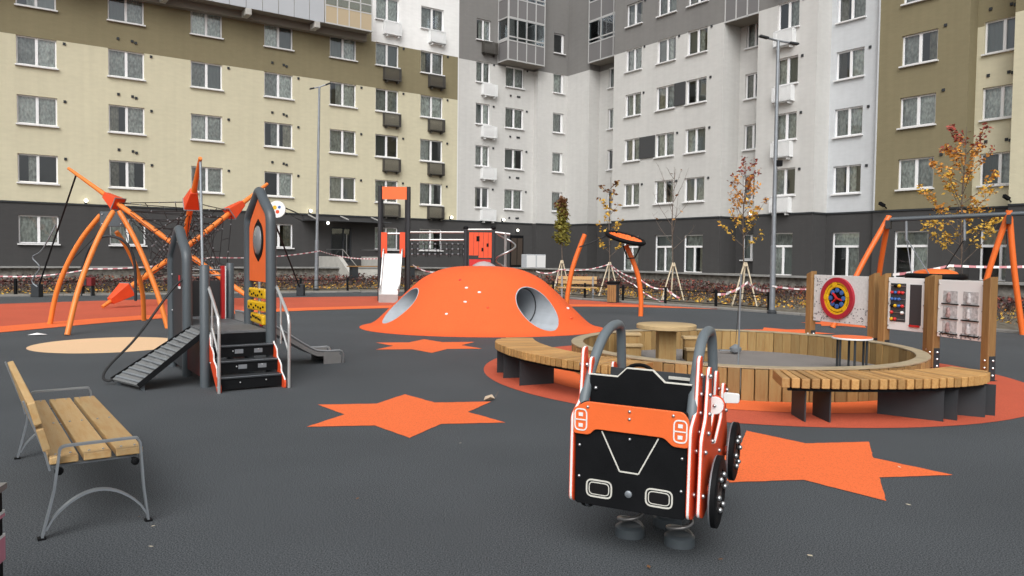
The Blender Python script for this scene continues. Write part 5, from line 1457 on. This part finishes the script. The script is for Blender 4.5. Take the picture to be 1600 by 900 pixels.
tape([AT(1395, 429, 20.4), AT(1485, 415, 20.2), AT(1620, 416, 19.5)], 'striped barrier tape behind the swing set at the right', .07, .03)

# ------------------------------------------------------------------ far bench, litter bin, cabinet, round sign
fb = thing('slatted_bench', 'pale timber bench with backrest beyond the mound', 'bench', G(902, 467), R(-4))
for k in range(3): MB().bx(-.75, .75, -.25 + k * .15, -.12 + k * .15, .42, .46).build('seat_slat', M['woodl'], fb)
for k in range(2): MB().bx(-.75, .75, .2 + k * .05, .24 + k * .05, .58 + k * .16, .71 + k * .16).build('back_slat', M['woodl'], fb)
for x in (-.6, .6):
    for y in (-.2, .2): MB().bx(x - .03, x + .03, y - .03, y + .03, 0, .42 if y < 0 else .86).build('leg', M['galv'], fb)
lb = thing('litter_bin', 'timber clad litter bin with dark lid right of the far bench', 'bin', G(958, 473), R(-25))
MB().bx(-.17, .17, -.17, .17, 0, .66).build('body', M['dgrey'], lb, bevel=.01)
for k in range(4): MB().bx(-.165 + k * .083, -.09 + k * .083, -.195, -.172, .03, .64).build('slat', M['wood_post'], lb)
MB().bx(-.2, .2, -.2, .2, .68, .77).build('lid', M['black'], lb, bevel=.02)
MB().bx(-.16, .16, -.15, .15, .655, .69).build('collar', M['dgrey'], lb)
wc = thing('white_cabinet', 'white utility cabinet against the dark wall behind the mound', 'cabinet', BW(31.1, 41.6, TZ), TH)
MB().bx(-.8, .8, -.3, .3, .0, .95).build('body', M['balc'], wc, bevel=.02)
for x in (-.42, .42): MB().bx(x - .36, x + .36, -.32, -.305, .08, .88).build('door', M['metalw'], wc)
rs = thing('round_sign', 'round white projecting sign on the dark wall beside the play house', 'sign', AT(433, 327, 36.5))
Mr = Matrix.Rotation(R(-62), 3, 'Z') @ Matrix(((1, 0, 0), (0, 0, -1), (0, 1, 0)))
MB().lathe([(.40, -.05), (.40, .05)], 30, (0, 0, 0), 0, Matrix(((1, 0, 0), (0, 0, -1), (0, 1, 0)))).build('disc', M['white'], rs, smooth=40)
for x, z, r, m in ((-.1, .08, .1, 'yellow'), (.12, .1, .07, 'blue'), (.03, -.12, .09, 'or_dark')): MB().lathe([(r, .0), (r, .003)], 12, (x, -.052, z), 0, Matrix(((1, 0, 0), (0, 0, -1), (0, 1, 0)))).build('printed_spot', M[m], rs)
e = BW(15.9, YL, 0); MB().bar((.3, 0, .1), (e.x - rs.location.x, e.y - rs.location.y, .15), .05, .05).bar((.3, 0, -.1), (e.x - rs.location.x, e.y - rs.location.y, -.2), .03, .03).build('bracket', M['dgrey'], rs)

# near bin at the left edge
nb = thing('litter_bin', 'black bin wrapped with pink and white tape at the left edge', 'bin', (-2.279, 2.95, 0), R(12))
MB().bx(-.2, .2, -.2, .2, 0, .60).build('body', M['black'], nb, bevel=.015)
MB().bx(-.21, .21, -.21, .21, .60, .625).build('rim', M['steel_d'], nb)
pk = mk('pink_tape', (.62, .24, .32), .5)
for z, tz, m in ((.50, .012, M['white']), (.485, .012, pk), (.40, .012, M['white']), (.30, .10, pk), (.405, .0, pk)):
    if tz: MB().bx(-.203, .203, -.203, .203, z, z + tz).build('tape_wrap', m, nb)

# small things lying on the paving
lf = thing('dry_leaf', 'single dry curled leaf lying by the orange star tip', 'leaf', G(764, 626), R(20))
MB().add([(-.07, -.02, .01), (0, -.05, .05), (.07, -.01, .02), (.05, .05, .06), (-.03, .05, .04), (0, 0, .005)], [(0, 1, 5), (1, 2, 5), (2, 3, 5), (3, 4, 5), (4, 0, 5)]).build('blade', mk('dry_leaf_tan', (.42, .33, .24), .8), lf)
MB().tube([(.06, 0, .02), (.12, .03, .09)], .004, 4).build('stalk', M['bark'], lf)
ps = thing('paper_scrap', 'small pale paper scrap lying left of the beige circle', 'paper', G(58, 524))
MB().add([(-.16, -.04, .01), (.1, -.07, .02), (.17, .05, .015), (-.08, .08, .03), (0, 0, .05)], [(0, 1, 4), (1, 2, 4), (2, 3, 4), (3, 0, 4)]).build('sheet', M['white'], ps)

bits = MB()
for k in range(18):
    px, py = rng.uniform(20, 1580), rng.uniform(500, 890); P = G(px, py)
    if (P - Vector((SB[0], SB[1], 0))).length < 3.7 or (P - HC).length < 2.9: continue
    P.z = .016; sz = rng.uniform(.010, .024)
    a = Vector((rng.gauss(0, 1), rng.gauss(0, 1), .25)).normalized(); b = a.cross(Vector((0, 0, 1))).normalized()
    bits.add([P - a * sz, P + b * sz * .6, P + a * sz, P - b * sz * .6], [(0, 1, 2, 3)], rng.randrange(3))
o = bits.build('leaf_scraps', [M['lf_b'], M['lf_b'], M['stake']], kind='stuff'); tag(o, 'tiny leaf scraps scattered over the dark paving', 'leaves')
